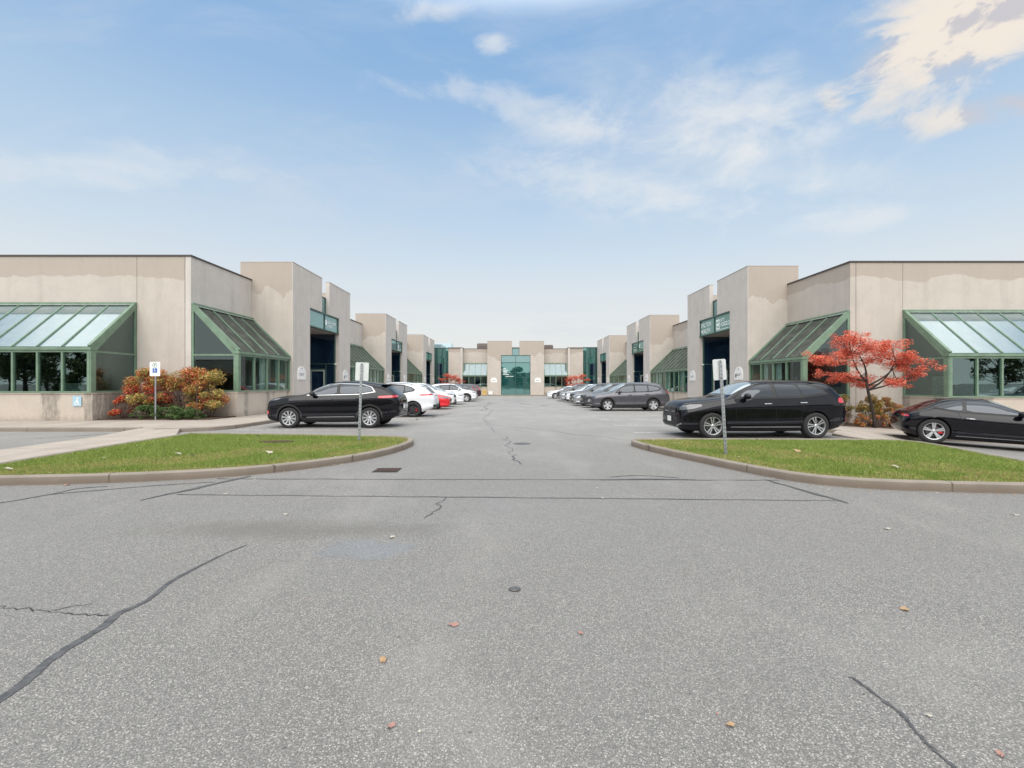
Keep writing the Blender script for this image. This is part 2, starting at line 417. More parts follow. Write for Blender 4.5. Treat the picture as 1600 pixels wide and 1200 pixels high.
# ------------------------------------------------------------------ the lot
def ground():
    xs = sorted(set([-3000, -900, -300, -120, -70, -45] + [float(v) for v in range(-32, 33, 1)] + [45, 70, 120, 300, 900, 3000]))
    ys = sorted(set([-3000, -900, -300, -120, -60, -30, -15, -8] + [v * .5 for v in range(-6, 60)] + [float(v) for v in range(30, 82, 2)] + [100, 200, 500, 1200, 4000]))
    me = bpy.data.meshes.new('ground'); vs = [(x, y, g(x, y)) for y in ys for x in xs]; nx = len(xs)
    fs = [(j * nx + i, j * nx + i + 1, (j + 1) * nx + i + 1, (j + 1) * nx + i) for j in range(len(ys) - 1) for i in range(nx - 1)]
    me.from_pydata(vs, [], fs); o = link('ground', me, M['asphalt'], None, True); tag(o, kind='structure')
ground()
# left island (kerb line, counter-clockwise seen from above)
LI_front = smoothpath([(-2.62, 11.72), (-2.52, 11.1), (-2.62, 10.2), (-2.95, 9.25), (-3.52, 8.42), (-4.2, 7.8), (-5.03, 7.38), (-6.3, 7.05), (-7.71, 6.88), (-8.5, 6.84)], 6)
LI_back = smoothpath([(-9.15, 12.95), (-7., 12.75), (-5., 12.5), (-3.3, 12.2), (-2.85, 12.08)], 4)
LI_left = [Vector((-8.95, 6.95, 0)), Vector((-9.05, 8.6, 0)), Vector((-9.15, 10.8, 0))]
left_loop = LI_front + LI_left + LI_back
RI_front = smoothpath([(3.28, 11.55), (3.02, 11.25), (3.1, 10.6), (3.36, 9.7), (3.72, 8.75), (4.15, 7.7), (4.55, 7.05), (5.2, 6.68), (6.1, 6.5), (7.16, 6.38), (8.3, 6.35)], 6)
RI_back = [Vector((8.95, 6.5, 0)), Vector((9.1, 7.4, 0)), Vector((9.42, 8.7, 0)), Vector((9.78, 10.3, 0)), Vector((9.92, 11.1, 0)), Vector((9.6, 11.42, 0)), Vector((8.2, 11.5, 0)), Vector((6.5, 11.55, 0)), Vector((4.8, 11.6, 0)), Vector((3.7, 11.62, 0))]
right_loop = RI_front + RI_back
tag(kerbs('kerb', [(left_loop, True)]), kind='structure')
tag(kerbs('kerb', [(right_loop[::-1], True)]), kind='structure')
# walkway kerbs
kl = smoothpath([(-9.55, 68.5), (-9.5, 50.), (-9.5, 30.), (-9.5, 20), (-9.5, 16.2), (-9.62, 15.3), (-10., 14.75), (-10.6, 14.45), (-11.2, 14.3)], 5)
tag(kerbs('kerb', [(kl, False)], top=.13), kind='structure')
kl2 = [Vector((-11.9, 14.62, 0))] + [Vector((x, 14.62, 0)) for x in range(-13, -42, -2)]
kerbs('kerb', [(kl2, False)], top=.13)
kr = smoothpath([(10.4, 14.4), (9.75, 14.9), (9.45, 15.7), (9.4, 17.), (9.4, 30), (9.4, 50), (9.45, 69)], 5)
kerbs('kerb', [(kr, False)], top=.13)
kc = [Vector((x, 67.3, 0)) for x in np.arange(-9.4, 9.5, 1.5)]
kerbs('kerb', [(kc[::-1], False)], top=.13)
def wl(x, y): return .115
o = sheet('walkway', [(-40, 14.7), (-12, 14.7), (-11.2, 14.35), (-10.6, 14.5), (-10.05, 14.8), (-9.67, 15.35), (-9.57, 16.2), (-9.57, 68.5), (-14.6, 68.5), (-14.6, 19.9), (-40, 19.9)], .115, M['walk'], hf=wl); tag(o, kind='structure')
o = sheet('footpath', [(-11.35, 5.5), (-9.22, 5.5), (-9.3, 12.95), (-9.75, 13.2), (-10.55, 14.45), (-11.9, 14.66)], .03, M['walk'], thick=.1, hf=lambda x, y: .026 + .085 * sstep(12.9, 14.6, y)); tag(o, kind='structure')
o = sheet('walkway', [(9.47, 68.8), (9.47, 16.), (9.6, 15.3), (9.85, 14.95), (10.4, 14.5), (11.4, 14.3), (40, 14.3), (40, 20.6), (15.9, 20.6), (15.9, 68.8)], .115, M['walk']); tag(o, kind='structure')
o = sheet('footpath', [(9.75, 11.45), (9.98, 11.2), (11.2, 11.2), (11.6, 14.28), (10.4, 14.48), (9.5, 13.5)], .03, M['walk'], thick=.1, hf=lambda x, y: .03 + .08 * sstep(12.9, 14.5, y)); tag(o, kind='structure')
o = sheet('walkway', [(-9.4, 67.4), (9.4, 67.4), (9.4, 71.), (-9.4, 71.)], .11, M['walk']); tag(o, kind='structure')
o = sheet('planting_bed', [(-16.9, 17.75), (-12.0, 18.05), (-11.95, 19.75), (-16.9, 19.75)], .16, M['mulch']); tag(o, kind='structure')
o = sheet('planting_bed', [(12.75, 17.9), (17.7, 18.15), (17.7, 20.5), (13.0, 20.5)], .16, M['mulch']); tag(o, kind='structure')
li_in = [(p.x, p.y) for p in left_loop]; ri_in = [(p.x, p.y) for p in right_loop]
o = sheet('lawn_soil', li_in, .10, M['turf']); tag(o, kind='structure')
o = sheet('lawn_soil', ri_in, .10, M['turf']); tag(o, kind='structure')
def inside(poly, x, y):
    c = False; j = len(poly) - 1
    for i in range(len(poly)):
        xi, yi = poly[i]; xj, yj = poly[j]
        if (yi > y) != (yj > y) and x < (xj - xi) * (y - yi) / (yj - yi) + xi: c = not c
        j = i
    return c
def edgedist(poly, x, y):
    best = 9.
    for i in range(len(poly)):
        ax, ay = poly[i - 1]; bx, by = poly[i]
        dx, dy = bx - ax, by - ay; t = max(0, min(1, ((x - ax) * dx + (y - ay) * dy) / (dx * dx + dy * dy + 1e-9)))
        best = min(best, math.hypot(x - ax - t * dx, y - ay - t * dy))
    return best
def grass(poly, front, n, seed, drain=None):
    r = random.Random(seed); xs = [p[0] for p in poly]; ys = [p[1] for p in poly]
    V = []; Fc = []; MI = []
    cells = {}
    for _ in range(n):
        x = r.uniform(min(xs), max(xs)); y = min(ys) + (max(ys) - min(ys)) * r.random() ** 1.25
        key = (round(x * 6), round(y * 6))
        if key not in cells:
            cells[key] = (inside(poly, x, y), edgedist(poly, x, y), edgedist(front, x, y))
        ins, ed, fd = cells[key]
        if ed < .28:
            if not inside(poly, x, y): continue
            ed = edgedist(poly, x, y)
            if ed < .065: continue
        elif not ins: continue
        if drain and math.hypot((x - drain[0]) / .46, (y - drain[1]) / .2) < 1 + .3 * r.random(): continue
        nz = mnoise.noise(Vector((x * 1.3, y * 1.3, seed))) ; nz2 = mnoise.noise(Vector((x * 6, y * 6, seed)))
        dry = (fd < .32 + .55 * (nz + .35) and r.random() < .62) or (nz2 > .42 and r.random() < .3) or r.random() < .05
        mi = 2 if dry else (1 if r.random() < .38 + .4 * nz else 0)
        h = r.uniform(.025, .058) * (1 + .3 * nz2) * (.6 if dry else 1)
        a = r.uniform(0, 2 * PI); w = r.uniform(.003, .006); lean = r.uniform(.2, 1.1) * h; b = r.uniform(0, 2 * PI)
        z = g(x, y) + .098; i0 = len(V)
        V += [(x - math.cos(a) * w, y - math.sin(a) * w, z), (x + math.cos(a) * w, y + math.sin(a) * w, z), (x + math.cos(b) * lean, y + math.sin(b) * lean, z + h)]
        Fc.append((i0, i0 + 1, i0 + 2)); MI.append(mi)
    me = bpy.data.meshes.new('grass'); me.from_pydata(V, [], Fc)
    me.polygons.foreach_set('material_index', MI)
    o = link('grass', me, [M['g1'], M['g2'], M['g3']]); tag(o, kind='stuff'); return o
fr_l = [(p.x, p.y) for p in LI_front]; fr_r = [(p.x, p.y) for p in RI_front]
tag(grass(li_in, fr_l, 150000, 3, drain=(-5.75, 11.1)), 'short green grass on the left kerbed island', 'grass')
tag(grass(ri_in, fr_r, 150000, 8), 'short green grass on the right kerbed island', 'grass')
# drain cover in the left lawn
bm = bmesh.new()
zc = g(-5.75, 11.1) + .112
for k in range(-6, 7): box(bm, WF, -5.75 + k * .06 - .02, -5.75 + k * .06 + .02, 11.1 - .16 * math.sqrt(max(0.05, 1 - (k / 7) ** 2)), 11.1 + .16 * math.sqrt(max(.05, 1 - (k / 7) ** 2)), zc - .01, zc + .012)
box(bm, WF, -6.13, -5.37, 11.085, 11.115, zc - .01, zc + .016)
tag(bmobj('lawn_drain', bm, M['rust']), 'rusty round drain cover set in the left grass island', 'drain')

# sealed cracks and the trench repair
bm = bmesh.new()
def wig(a, b, n, amp, seed=0):
    r = random.Random(seed); out = []
    for i in range(n + 1):
        t = i / n; p = Vector((*a, 0)).lerp(Vector((*b, 0)), t)
        out.append((p.x + r.uniform(-amp, amp), p.y + r.uniform(-amp, amp)))
    return out
sp_ = smoothpath([(-2.44, 1.2), (-2.5, 1.9), (-2.47, 2.23), (-2.55, 2.55), (-2.56, 2.85), (-2.6, 3.0), (-2.56, 3.2), (-2.62, 3.5), (-2.6, 3.85), (-2.56, 4.1), (-2.5, 4.3)], 9)
strip(bm, sp_, [(.058 - .022 * sstep(.45, .6, i / len(sp_)) - .026 * sstep(.7, 1., i / len(sp_))) * random.uniform(.85, 1.12) for i in range(len(sp_))], .004, jag=.10)
strip(bm, wig((-4.72, 7.28), (4.2, 7.18), 40, .015, 1), .022, .005, jag=.4)
strip(bm, wig((-4.62, 6.25), (4.2, 5.92), 40, .012, 2), .022, .005, jag=.4)
strip(bm, wig((-4.3, 7.5), (-4.85, 5.95), 10, .02, 3), [.05, .06, .07, .08, .08, .09, .09, .07, .06, .04, .02], .006, jag=.3)
strip(bm, wig((4.02, 7.24), (4.28, 5.78), 10, .015, 4), [.03, .04, .05, .05, .06, .06, .07, .08, .07, .05, .02], .006, jag=.3)
strip(bm, smoothpath([(-7.5, 5.3), (-6.6, 5.75), (-6.35, 6.3), (-6.3, 6.6), (-6., 6.75)], 4), .045, .004, jag=.35)
strip(bm, smoothpath([(-6.35, 6.25), (-5.9, 6.5), (-5.2, 6.85), (-4.6, 7.05)], 5), .03, .005, jag=.35)
strip(bm, smoothpath([(1.755, 2.36), (1.79, 2.12), (1.757, 1.95), (1.75, 1.8), (1.745, 1.5), (1.74, 1.2)], 12), .017, .004, jag=.5)
strip(bm, smoothpath([(1.6, 7.42), (2.1, 7.55), (2.7, 7.35)], 4), .03, .006, jag=.3)
strip(bm, smoothpath([(1.4, 7.2), (2.2, 7.26), (2.9, 7.2)], 4), .045, .007, jag=.3)
for a, b, w in (((-13.2, 12.6), (-12.3, 13.9), .05), ((-.9, 6.1), (-.95, 5.2), .015)):
    strip(bm, wig(a, b, 8, .05, 5), w, .005, jag=.4)
tag(bmobj('crack_sealant', bm, M['sealant']), kind='structure')
bm = bmesh.new()
def crack(p0, p1, n, amp, w, seed):
    strip(bm, wig(p0, p1, n, amp, seed), w, .003, jag=.6)
crack((-3.6, 3.12), (-2.66, 2.98), 22, .022, .008, 1)
crack((-3.1, 3.05), (-2.9, 3.14), 5, .02, .007, 12)
crack((-1.1, 27), (-1.3, 20.), 26, .10, .018, 31); crack((-1.25, 20), (-.55, 14.5), 26, .06, .012, 32)
crack((-4.2, 19), (-3.4, 24.), 14, .25, .05, 3)
crack((3.5, 11.9), (-1., 17.5), 16, .12, .02, 4)
crack((-.2, 13.), (.1, 8.6), 20, .1, .02, 5)
crack((-2.2, 40), (1.5, 36), 14, .4, .09, 6)
crack((-1.8, 34), (-1.7, 27), 14, .2, .05, 7)
tag(bmobj('pavement_crack', bm, M['black_print']), kind='structure')
# far tar patches
bm = bmesh.new()
for (x, y, w, h) in ((.4, 47, 2.2, .35), (1.2, 50, 1.6, .3), (-.6, 44.5, .8, .5), (.9, 43.2, 1.8, .4), (-1.9, 38., .8, .7), (4.6, 44, .6, 1.6), (.25, 11.6, .42, .42), (3.2, 52, 1.5, .3), (2.4, 33.8, .8, .5), (-3., 33., 1.4, .5)):
    n = 14; pts = []
    for k in range(n):
        a = 2 * PI * k / n; q = random.uniform(.75, 1.15)
        pts.append((x + w / 2 * math.cos(a) * q, y + h / 2 * math.sin(a) * q))
    bm.faces.new([bm.verts.new((p[0], p[1], g(*p) + .004)) for p in pts])
tag(bmobj('tar_patch', bm, M['sealant']), kind='structure')
# parking lines
bm = bmesh.new()
for k in range(19):
    y = 15.05 + k * 2.62
    if y < 66: strip(bm, [(-9.3 + i * .6, y) for i in range(10)], .10, .004, jag=.06)
for k in range(19):
    y = 14.25 + k * 2.62
    if y < 66: strip(bm, [(9.2 - i * .6, y) for i in range(10)], .10, .004, jag=.06)
tag(bmobj('parking_line', bm, M['line']), kind='structure')
# storm drain in the lane
bm = bmesh.new(); zc = .006
box(bm, WF, -2.42, -1.98, 7.82, 8.2, -.05, zc, 1)
for k in range(7): box(bm, WF, -2.38 + k * .058, -2.35 + k * .058, 7.86, 8.16, zc + .002, zc + .012)
tag(bmobj('storm_drain', bm, [M['rust'], M['black_print']]), 'square iron storm drain grate in the lane near the left island', 'drain')
bm = bmesh.new(); bmesh.ops.create_icosphere(bm, subdivisions=2, radius=.045, matrix=Matrix.Translation((.02, 3.36, .006)) @ Matrix.Diagonal((1, .85, .22, 1)))
tag(bmobj('survey_cap', bm, M['sealant'], smooth=True), 'small dark flattened cap lying in the middle of the asphalt', 'cap')
# fallen leaves: one small object each
LV = [((708, 977), 'pink', .05), ((598, 1032), 'tan', .045), ((1412, 953), 'tan', .05), ((446, 804), 'pale', .05), ((612, 840), 'pale', .05), ((1385, 827), 'pale', .05), ((1586, 805), 'pale', .06), ((940, 779), 'pale', .045),
      ((104, 758), 'pink', .07), ((350, 773), 'pale', .06), ((1140, 1134), 'tan', .03), ((906, 990), 'pink', .03), ((610, 1136), 'pink', .03), ((1450, 1120), 'pale', .02), ((520, 727), 'pale', .05), ((532, 726), 'pale', .05), ((932, 763), 'pale', .04), ((1562, 1180), 'pink', .03), ((455, 734), 'pale', .05), ((1588, 768), 'pink', .07)]
def leaf_mesh(seed):
    r = random.Random(seed); bm = bmesh.new(); n = 20; vs = []
    for k in range(n):
        a = 2 * PI * k / n; q = (.55 + .45 * abs(math.cos(2.5 * a + .3))) * r.uniform(.85, 1.1)
        vs.append(bm.verts.new((q * math.cos(a), q * .8 * math.sin(a), .12 * math.sin(a * 2 + r.random()))))
    c = bm.verts.new((0, 0, .02))
    for k in range(n): bm.faces.new((vs[k], vs[(k + 1) % n], c))
    tip = bm.verts.new((-1.5, .1, .05)); bm.faces.new((vs[n // 2], vs[n // 2 + 1], tip))
    me = bpy.data.meshes.new('fallen_leaf'); bm.to_mesh(me); bm.free(); return me
lm = [leaf_mesh(k) for k in range(4)]
cn = {'pink': 'reddish pink', 'tan': 'tan orange', 'pale': 'pale dry'}
lab = ['reddish pink leaf on the asphalt left of the middle foreground', 'tan orange leaf on the left foreground asphalt', 'pale orange maple leaf on the right foreground asphalt', 'pale dry leaf left of the puddle', 'pale dry leaf at the edge of the puddle', 'pale slender leaf on the asphalt below the right island', 'pale dry leaf at the right edge of the asphalt', 'pale dry leaf on the lower seam of the trench repair',
       'reddish leaf at the foot of the left kerb', 'pale leaf on the left end of the trench repair seam', 'small tan leaf near the bottom of the asphalt', 'small pink leaf in the middle foreground', 'small pink leaf at the bottom left foreground', 'tiny pale leaf at the bottom right foreground', 'pale leaf beside the left kerb', 'second pale leaf beside the left kerb, nearer the lane', 'small pale leaf inside the trench repair', 'small pink leaf in the bottom right corner', 'pale dry leaf by the left kerb joint', 'reddish leaf at the foot of the right kerb']
for k, ((px, py), kind, s) in enumerate(LV):
    D = F * CZ / (py - 600); x = (px - 799) * D / F
    me = lm[k % 4].copy(); o = link('fallen_leaf', me, M[kind + '_leaf']); o.location = (x, D, g(x, D) + .009); o.rotation_euler = (0, 0, k * 1.9); o.scale = (s * .68,) * 3
    tag(o, lab[k], 'leaf', 'fallen leaves on the lot')
k = 0
for (x, y, gl) in ((-4.9, 9.2, 'pale'), (-6.6, 9.0, 'pale'), (-6.2, 8.8, 'pale'), (-6.8, 12.2, 'pale'), (5.9, 9.4, 'tan'), (6.4, 7.6, 'pale'), (-8.2, 7.4, 'pale')):
    o = link('fallen_leaf', lm[k % 4].copy(), M[gl + '_leaf']); o.location = (x, y, g(x, y) + .15); o.rotation_euler = (.3, .2, k * 1.3); o.scale = (.07, .07, .07); k += 1
    tag(o, ['pale leaf in the middle of the left lawn', 'pale leaf left of centre in the left lawn', 'pale leaf beside another on the left lawn', 'pale leaf near the back kerb of the left lawn', 'tan leaf lying on the right lawn', 'pale leaf near the front of the right lawn', 'pale leaf in the front left corner of the left lawn'][k - 1], 'leaf', 'fallen leaves on the grass')

# litter of tiny leaf bits along the kerbs
r = random.Random(77); V = []; Fc = []; MI = []
def bit(x, y, z, s, mi):
    a = r.uniform(0, 6.28); i0 = len(V); k_ = r.uniform(.4, .8)
    V.extend([(x + s * math.cos(a), y + s * math.sin(a), z + r.uniform(0, s * .5)), (x - s * k_ * math.sin(a), y + s * k_ * math.cos(a), z + .002), (x - s * math.cos(a), y - s * math.sin(a), z + r.uniform(0, s * .5)), (x + s * k_ * math.sin(a), y - s * k_ * math.cos(a), z + .002)])
    Fc.append((i0, i0 + 1, i0 + 2, i0 + 3)); MI.append(mi)
for poly, out_ in ((fr_l, li_in), (fr_r, ri_in)):
    for _ in range(110):
        p = r.choice(poly); x = p[0] + r.gauss(0, .16); y = p[1] - abs(r.gauss(.14, .12))
        if not inside(out_, x, y): bit(x, y, g(x, y) + .006, r.uniform(.008, .022), r.choice((0, 0, 1, 2)))
    for _ in range(60):
        p = r.choice(out_); q = r.choice(out_); t = r.random(); x = p[0] + (q[0] - p[0]) * t; y = p[1] + (q[1] - p[1]) * t
        if inside(out_, x, y): bit(x, y, g(x, y) + .14, r.uniform(.012, .028), r.choice((0, 1, 2, 2)))
for _ in range(90): x = r.gauss(-9.35, .12); bit(x, r.uniform(14.8, 19), g(x, 16) + .006, r.uniform(.012, .03), r.choice((0, 1, 2)))
for _ in range(60): x = r.gauss(9.2, .15); bit(x, r.uniform(12, 19), g(x, 16) + .006, r.uniform(.012, .03), r.choice((0, 1, 2)))
for _ in range(120): x = r.uniform(-6.5, 6.5); y = r.uniform(1.6, 12) ; bit(x, y, g(x, y) + .006, r.uniform(.004, .010), r.choice((0, 1, 2, 2)))
me = bpy.data.meshes.new('leaf_litter'); me.from_pydata(V, [], Fc); me.polygons.foreach_set('material_index', MI)
tag(link('leaf_litter', me, [M['tan_leaf'], M['pink_leaf'], M['pale_leaf']]), 'tiny scattered bits of dry leaf along the kerbs and on the asphalt', 'leaf litter', kind='stuff')

# ------------------------------------------------------------------ buildings
def part(name, bm, mat, parent, smooth=False): return bmobj(name, bm, mat, parent, smooth)
def bay(B, fr, u0, u1, dw, pr, zb, zs, ze, zt, pane, roofm, glassm, open0=True, open1=True, gap=1.0, curtains=(), sillb=-.9):
    """projecting sloped-glass window bay on a stucco sill wall; dw = wall plane, pr = projection"""
    d0 = dw - pr
    bm = bmesh.new(); box(bm, fr, u0, u1, d0 + .06, dw + .05, sillb, zs)
    box(bm, fr, u0 - (.02 if open0 else 0), u1 + (.02 if open1 else 0), d0 + .03, dw, zs + .002, zs + .05)
    # joints in the sill wall
    part('sill_wall', bm, M['sill'], B)
    zs += .05
    bm = bmesh.new(); w = .07; n = max(1, round((u1 - u0 - .3) / gap))
    cp = .16    # corner post
    a0, a1 = u0 + (cp if open0 else .06), u1 - (cp if open1 else .06)
    box(bm, fr, u0, a0, d0, d0 + .16, zs, ze, 0); box(bm, fr, a1, u1, d0, d0 + .16, zs, ze, 0)
    if open0: box(bm, fr, u0 + .045, u0 + .06, d0 - .012, d0 - .001, zs + .05, ze - .05)
    if open1: box(bm, fr, u1 - .06, u1 - .045, d0 - .012, d0 - .001, zs + .05, ze - .05)
    box(bm, fr, a0, a1, d0 + .01, d0 + .10, zs, zs + .06); box(bm, fr, a0, a1, d0 + .01, d0 + .10, ze - .09, ze - .002)
    mull = [a0 + (a1 - a0) * k / n for k in range(1, n)]
    for m_ in mull: box(bm, fr, m_ - w / 2, m_ + w / 2, d0 - .004, d0 + .095, zs + .06, ze - .09)
    # eave rail
    box(bm, fr, u0 - .03, u1 + .03, d0 - .05, d0 + .14, ze, ze + .11)
    # rafters
    up = Vector((0, 0, 1))
    for m_ in mull + [u0 + .06, u1 - .06]:
        e = m_ in mull; ww = .055 if e else .13
        bar(bm, fr(m_, d0 + .02, ze + .13), fr(m_, dw - .02, zt - .06), ww, .09 if e else .15)
    for uu, op in ((u0 + .035, open0), (u1 - .035, open1)):
        if not op: continue
        s = 1 if uu < (u0 + u1) / 2 else -1
        box(bm, fr, min(uu - .035 * s, uu + .035 * s), max(uu - .035 * s, uu + .035 * s), dw - .1, dw - .001, zs, zt - .12)
        box(bm, fr, uu - .034, uu + .034, d0 + .16, dw - .1, zs, zs + .07)
        box(bm, fr, uu - .034, uu + .034, d0 + .16, dw - .1, ze - .09, ze - .02)
        box(bm, fr, uu - .034, uu + .034, d0 + .16, d0 + .22, zs + .07, ze - .09)
        bar(bm, fr(uu, d0 + .16, ze + .02), fr(uu, dw - .05, zt - .17), .068, .16)
    box(bm, fr, u0 - .02, u1 + .02, dw - .12, dw - .002, zt - .07, zt + .02)
    Fm = part('window_bay', bm, M['green'], B)
    bm = bmesh.new()
    dx = .14; sl = (zt - ze - .13) / (dw - d0)
    v = [bm.verts.new(fr(u, d, z)) for u, d, z in ((u0 + .05, dw - .03, zt + .03), (u1 - .05, dw - .03, zt + .03), (u1 - .05, dw - .03 - dx, zt + .03 - dx * sl - .01), (u0 + .05, dw - .03 - dx, zt + .03 - dx * sl - .01))]
    bm.faces.new(v); bmesh.ops.solidify(bm, geom=bm.faces[:], thickness=.015); part('flashing', bm, M['flash'], Fm)
    bm = bmesh.new()
    def quad(pts):
        bm.faces.new([bm.verts.new(fr(*p)) for p in pts])
    quad([(u0 + .06, d0 + .02, ze + .13), (u1 - .06, d0 + .02, ze + .13), (u1 - .06, dw - .03, zt - .05), (u0 + .06, dw - .03, zt - .05)])
    part('roof_glass', bm, roofm, Fm)
    bm = bmesh.new(); quad([(a0, d0 + .06, zs + .05), (a1, d0 + .06, zs + .05), (a1, d0 + .06, ze - .05), (a0, d0 + .06, ze - .05)])
    part('window_glass', bm, glassm, Fm)
    for uu, op in ((u0 + .035, open0), (u1 - .035, open1)):
        if not op: continue
        bm = bmesh.new(); quad([(uu, d0 + .18, zs + .05), (uu, dw - .08, zs + .05), (uu, dw - .08, zt - .18), (uu, d0 + .18, ze + .02)])
        part('side_glass', bm, glassm, Fm)
    # room behind
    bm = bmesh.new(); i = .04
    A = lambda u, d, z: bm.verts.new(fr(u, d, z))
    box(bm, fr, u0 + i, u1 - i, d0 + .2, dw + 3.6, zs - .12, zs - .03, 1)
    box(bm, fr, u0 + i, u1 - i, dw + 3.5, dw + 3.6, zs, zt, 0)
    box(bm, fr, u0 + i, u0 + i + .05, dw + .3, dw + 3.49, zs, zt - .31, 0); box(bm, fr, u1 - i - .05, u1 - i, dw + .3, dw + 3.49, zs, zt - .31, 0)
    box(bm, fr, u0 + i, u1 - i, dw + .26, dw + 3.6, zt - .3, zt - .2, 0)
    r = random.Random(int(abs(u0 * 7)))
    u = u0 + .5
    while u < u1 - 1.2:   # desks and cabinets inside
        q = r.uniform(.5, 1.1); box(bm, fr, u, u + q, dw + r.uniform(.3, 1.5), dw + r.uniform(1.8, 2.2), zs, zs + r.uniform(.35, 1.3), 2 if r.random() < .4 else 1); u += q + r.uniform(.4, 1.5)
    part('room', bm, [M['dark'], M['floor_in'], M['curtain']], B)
    for (ca, cb) in curtains:
        bm = bmesh.new(); k = 0; n_ = max(4, int((cb - ca) / .05)); prev = None
        for k in range(n_ + 1):
            uu = ca + (cb - ca) * k / n_; dd = d0 + .2 + .03 * math.sin(k * 1.9)
            cur = (bm.verts.new(fr(uu, dd, zs + .05)), bm.verts.new(fr(uu, dd, ze + .05)))
            if prev: bm.faces.new((prev[0], cur[0], cur[1], prev[1]))
            prev = cur
        part('curtain', bm, M['curtain'], Fm, True)
def panelwall(B, fr, segs, dw, zb, ztop, mat, name='wall', th=.22):
    """segs: list of (u0,u1,zlow) wall panels separated by narrow joints, dark backing behind"""
    for u0, u1, zl in segs:
        bm = bmesh.new(); box(bm, fr, u0 + .009, u1 - .009, dw, dw + th, zl, ztop); part(name, bm, mat, B)
    for (a, b, z0), (c, d, z1) in zip(segs, segs[1:]):
        for q in (b, c):
            if q == c and abs(b - c) < .01: continue
            bm = bmesh.new(); box(bm, fr, q - .03, q + .03, dw + .012, dw + th - .01, max(z0, z1), ztop - .02); part('wall_joint', bm, M['coping'], B)
            if abs(b - c) > .01: break
def coping(B, fr, u0, u1, d0, d1, z, h=.07, mat='coping'):
    bm = bmesh.new(); box(bm, fr, u0 - .02, u1 + .02, d0 - .035, d1 + .03, z + .001, z + h); part('coping', bm, M[mat], B)
def arch_plaque(B, fr, u, d, z, flip, w=.96, h=.74, marks=1, seed=0):
    m4 = frame_mat(fr, u, d, z, flip); pts = [(-w / 2, 0), (w / 2, 0), (w / 2, h * .5)]
    for k in range(1, 12):
        a = PI * k / 12; pts.append((w / 2 * .96 * math.cos(a), h * .5 + h * .5 * math.sin(a)))
    pts.append((-w / 2, h * .5))
    bm = bmesh.new(); f = flatpoly(bm, m4, pts, .03); r = bmesh.ops.extrude_face_region(bm, geom=[f])
    for v in [e for e in r['geom'] if isinstance(e, bmesh.types.BMVert)]: v.co -= m4.to_3x3() @ Vector((0, 0, .045))
    P = part('unit_plaque', bm, M['white'], B)
    if marks:
        bm = bmesh.new(); rr = random.Random(seed)
        flatpoly(bm, m4, [(-.05, h * .78), (.05, h * .78), (.05, h * .87), (-.05, h * .87)], .034)
        for k in range(2):
            y = h * (.42 - k * .1); flatpoly(bm, m4, [(-.3, y), (.3 - .1 * k, y), (.3 - .1 * k, y + .035), (-.3, y + .035)], .034)
        if seed % 3 == 1: flatpoly(bm, m4, [(-.36, .12), (-.2, .12), (-.2, .34), (-.36, .34)], .034)
        part('plaque_print', bm, M['plaque_text'], P)
def door(B, fr, box3, u, d0, d1, zb, zt, facing):
    pass
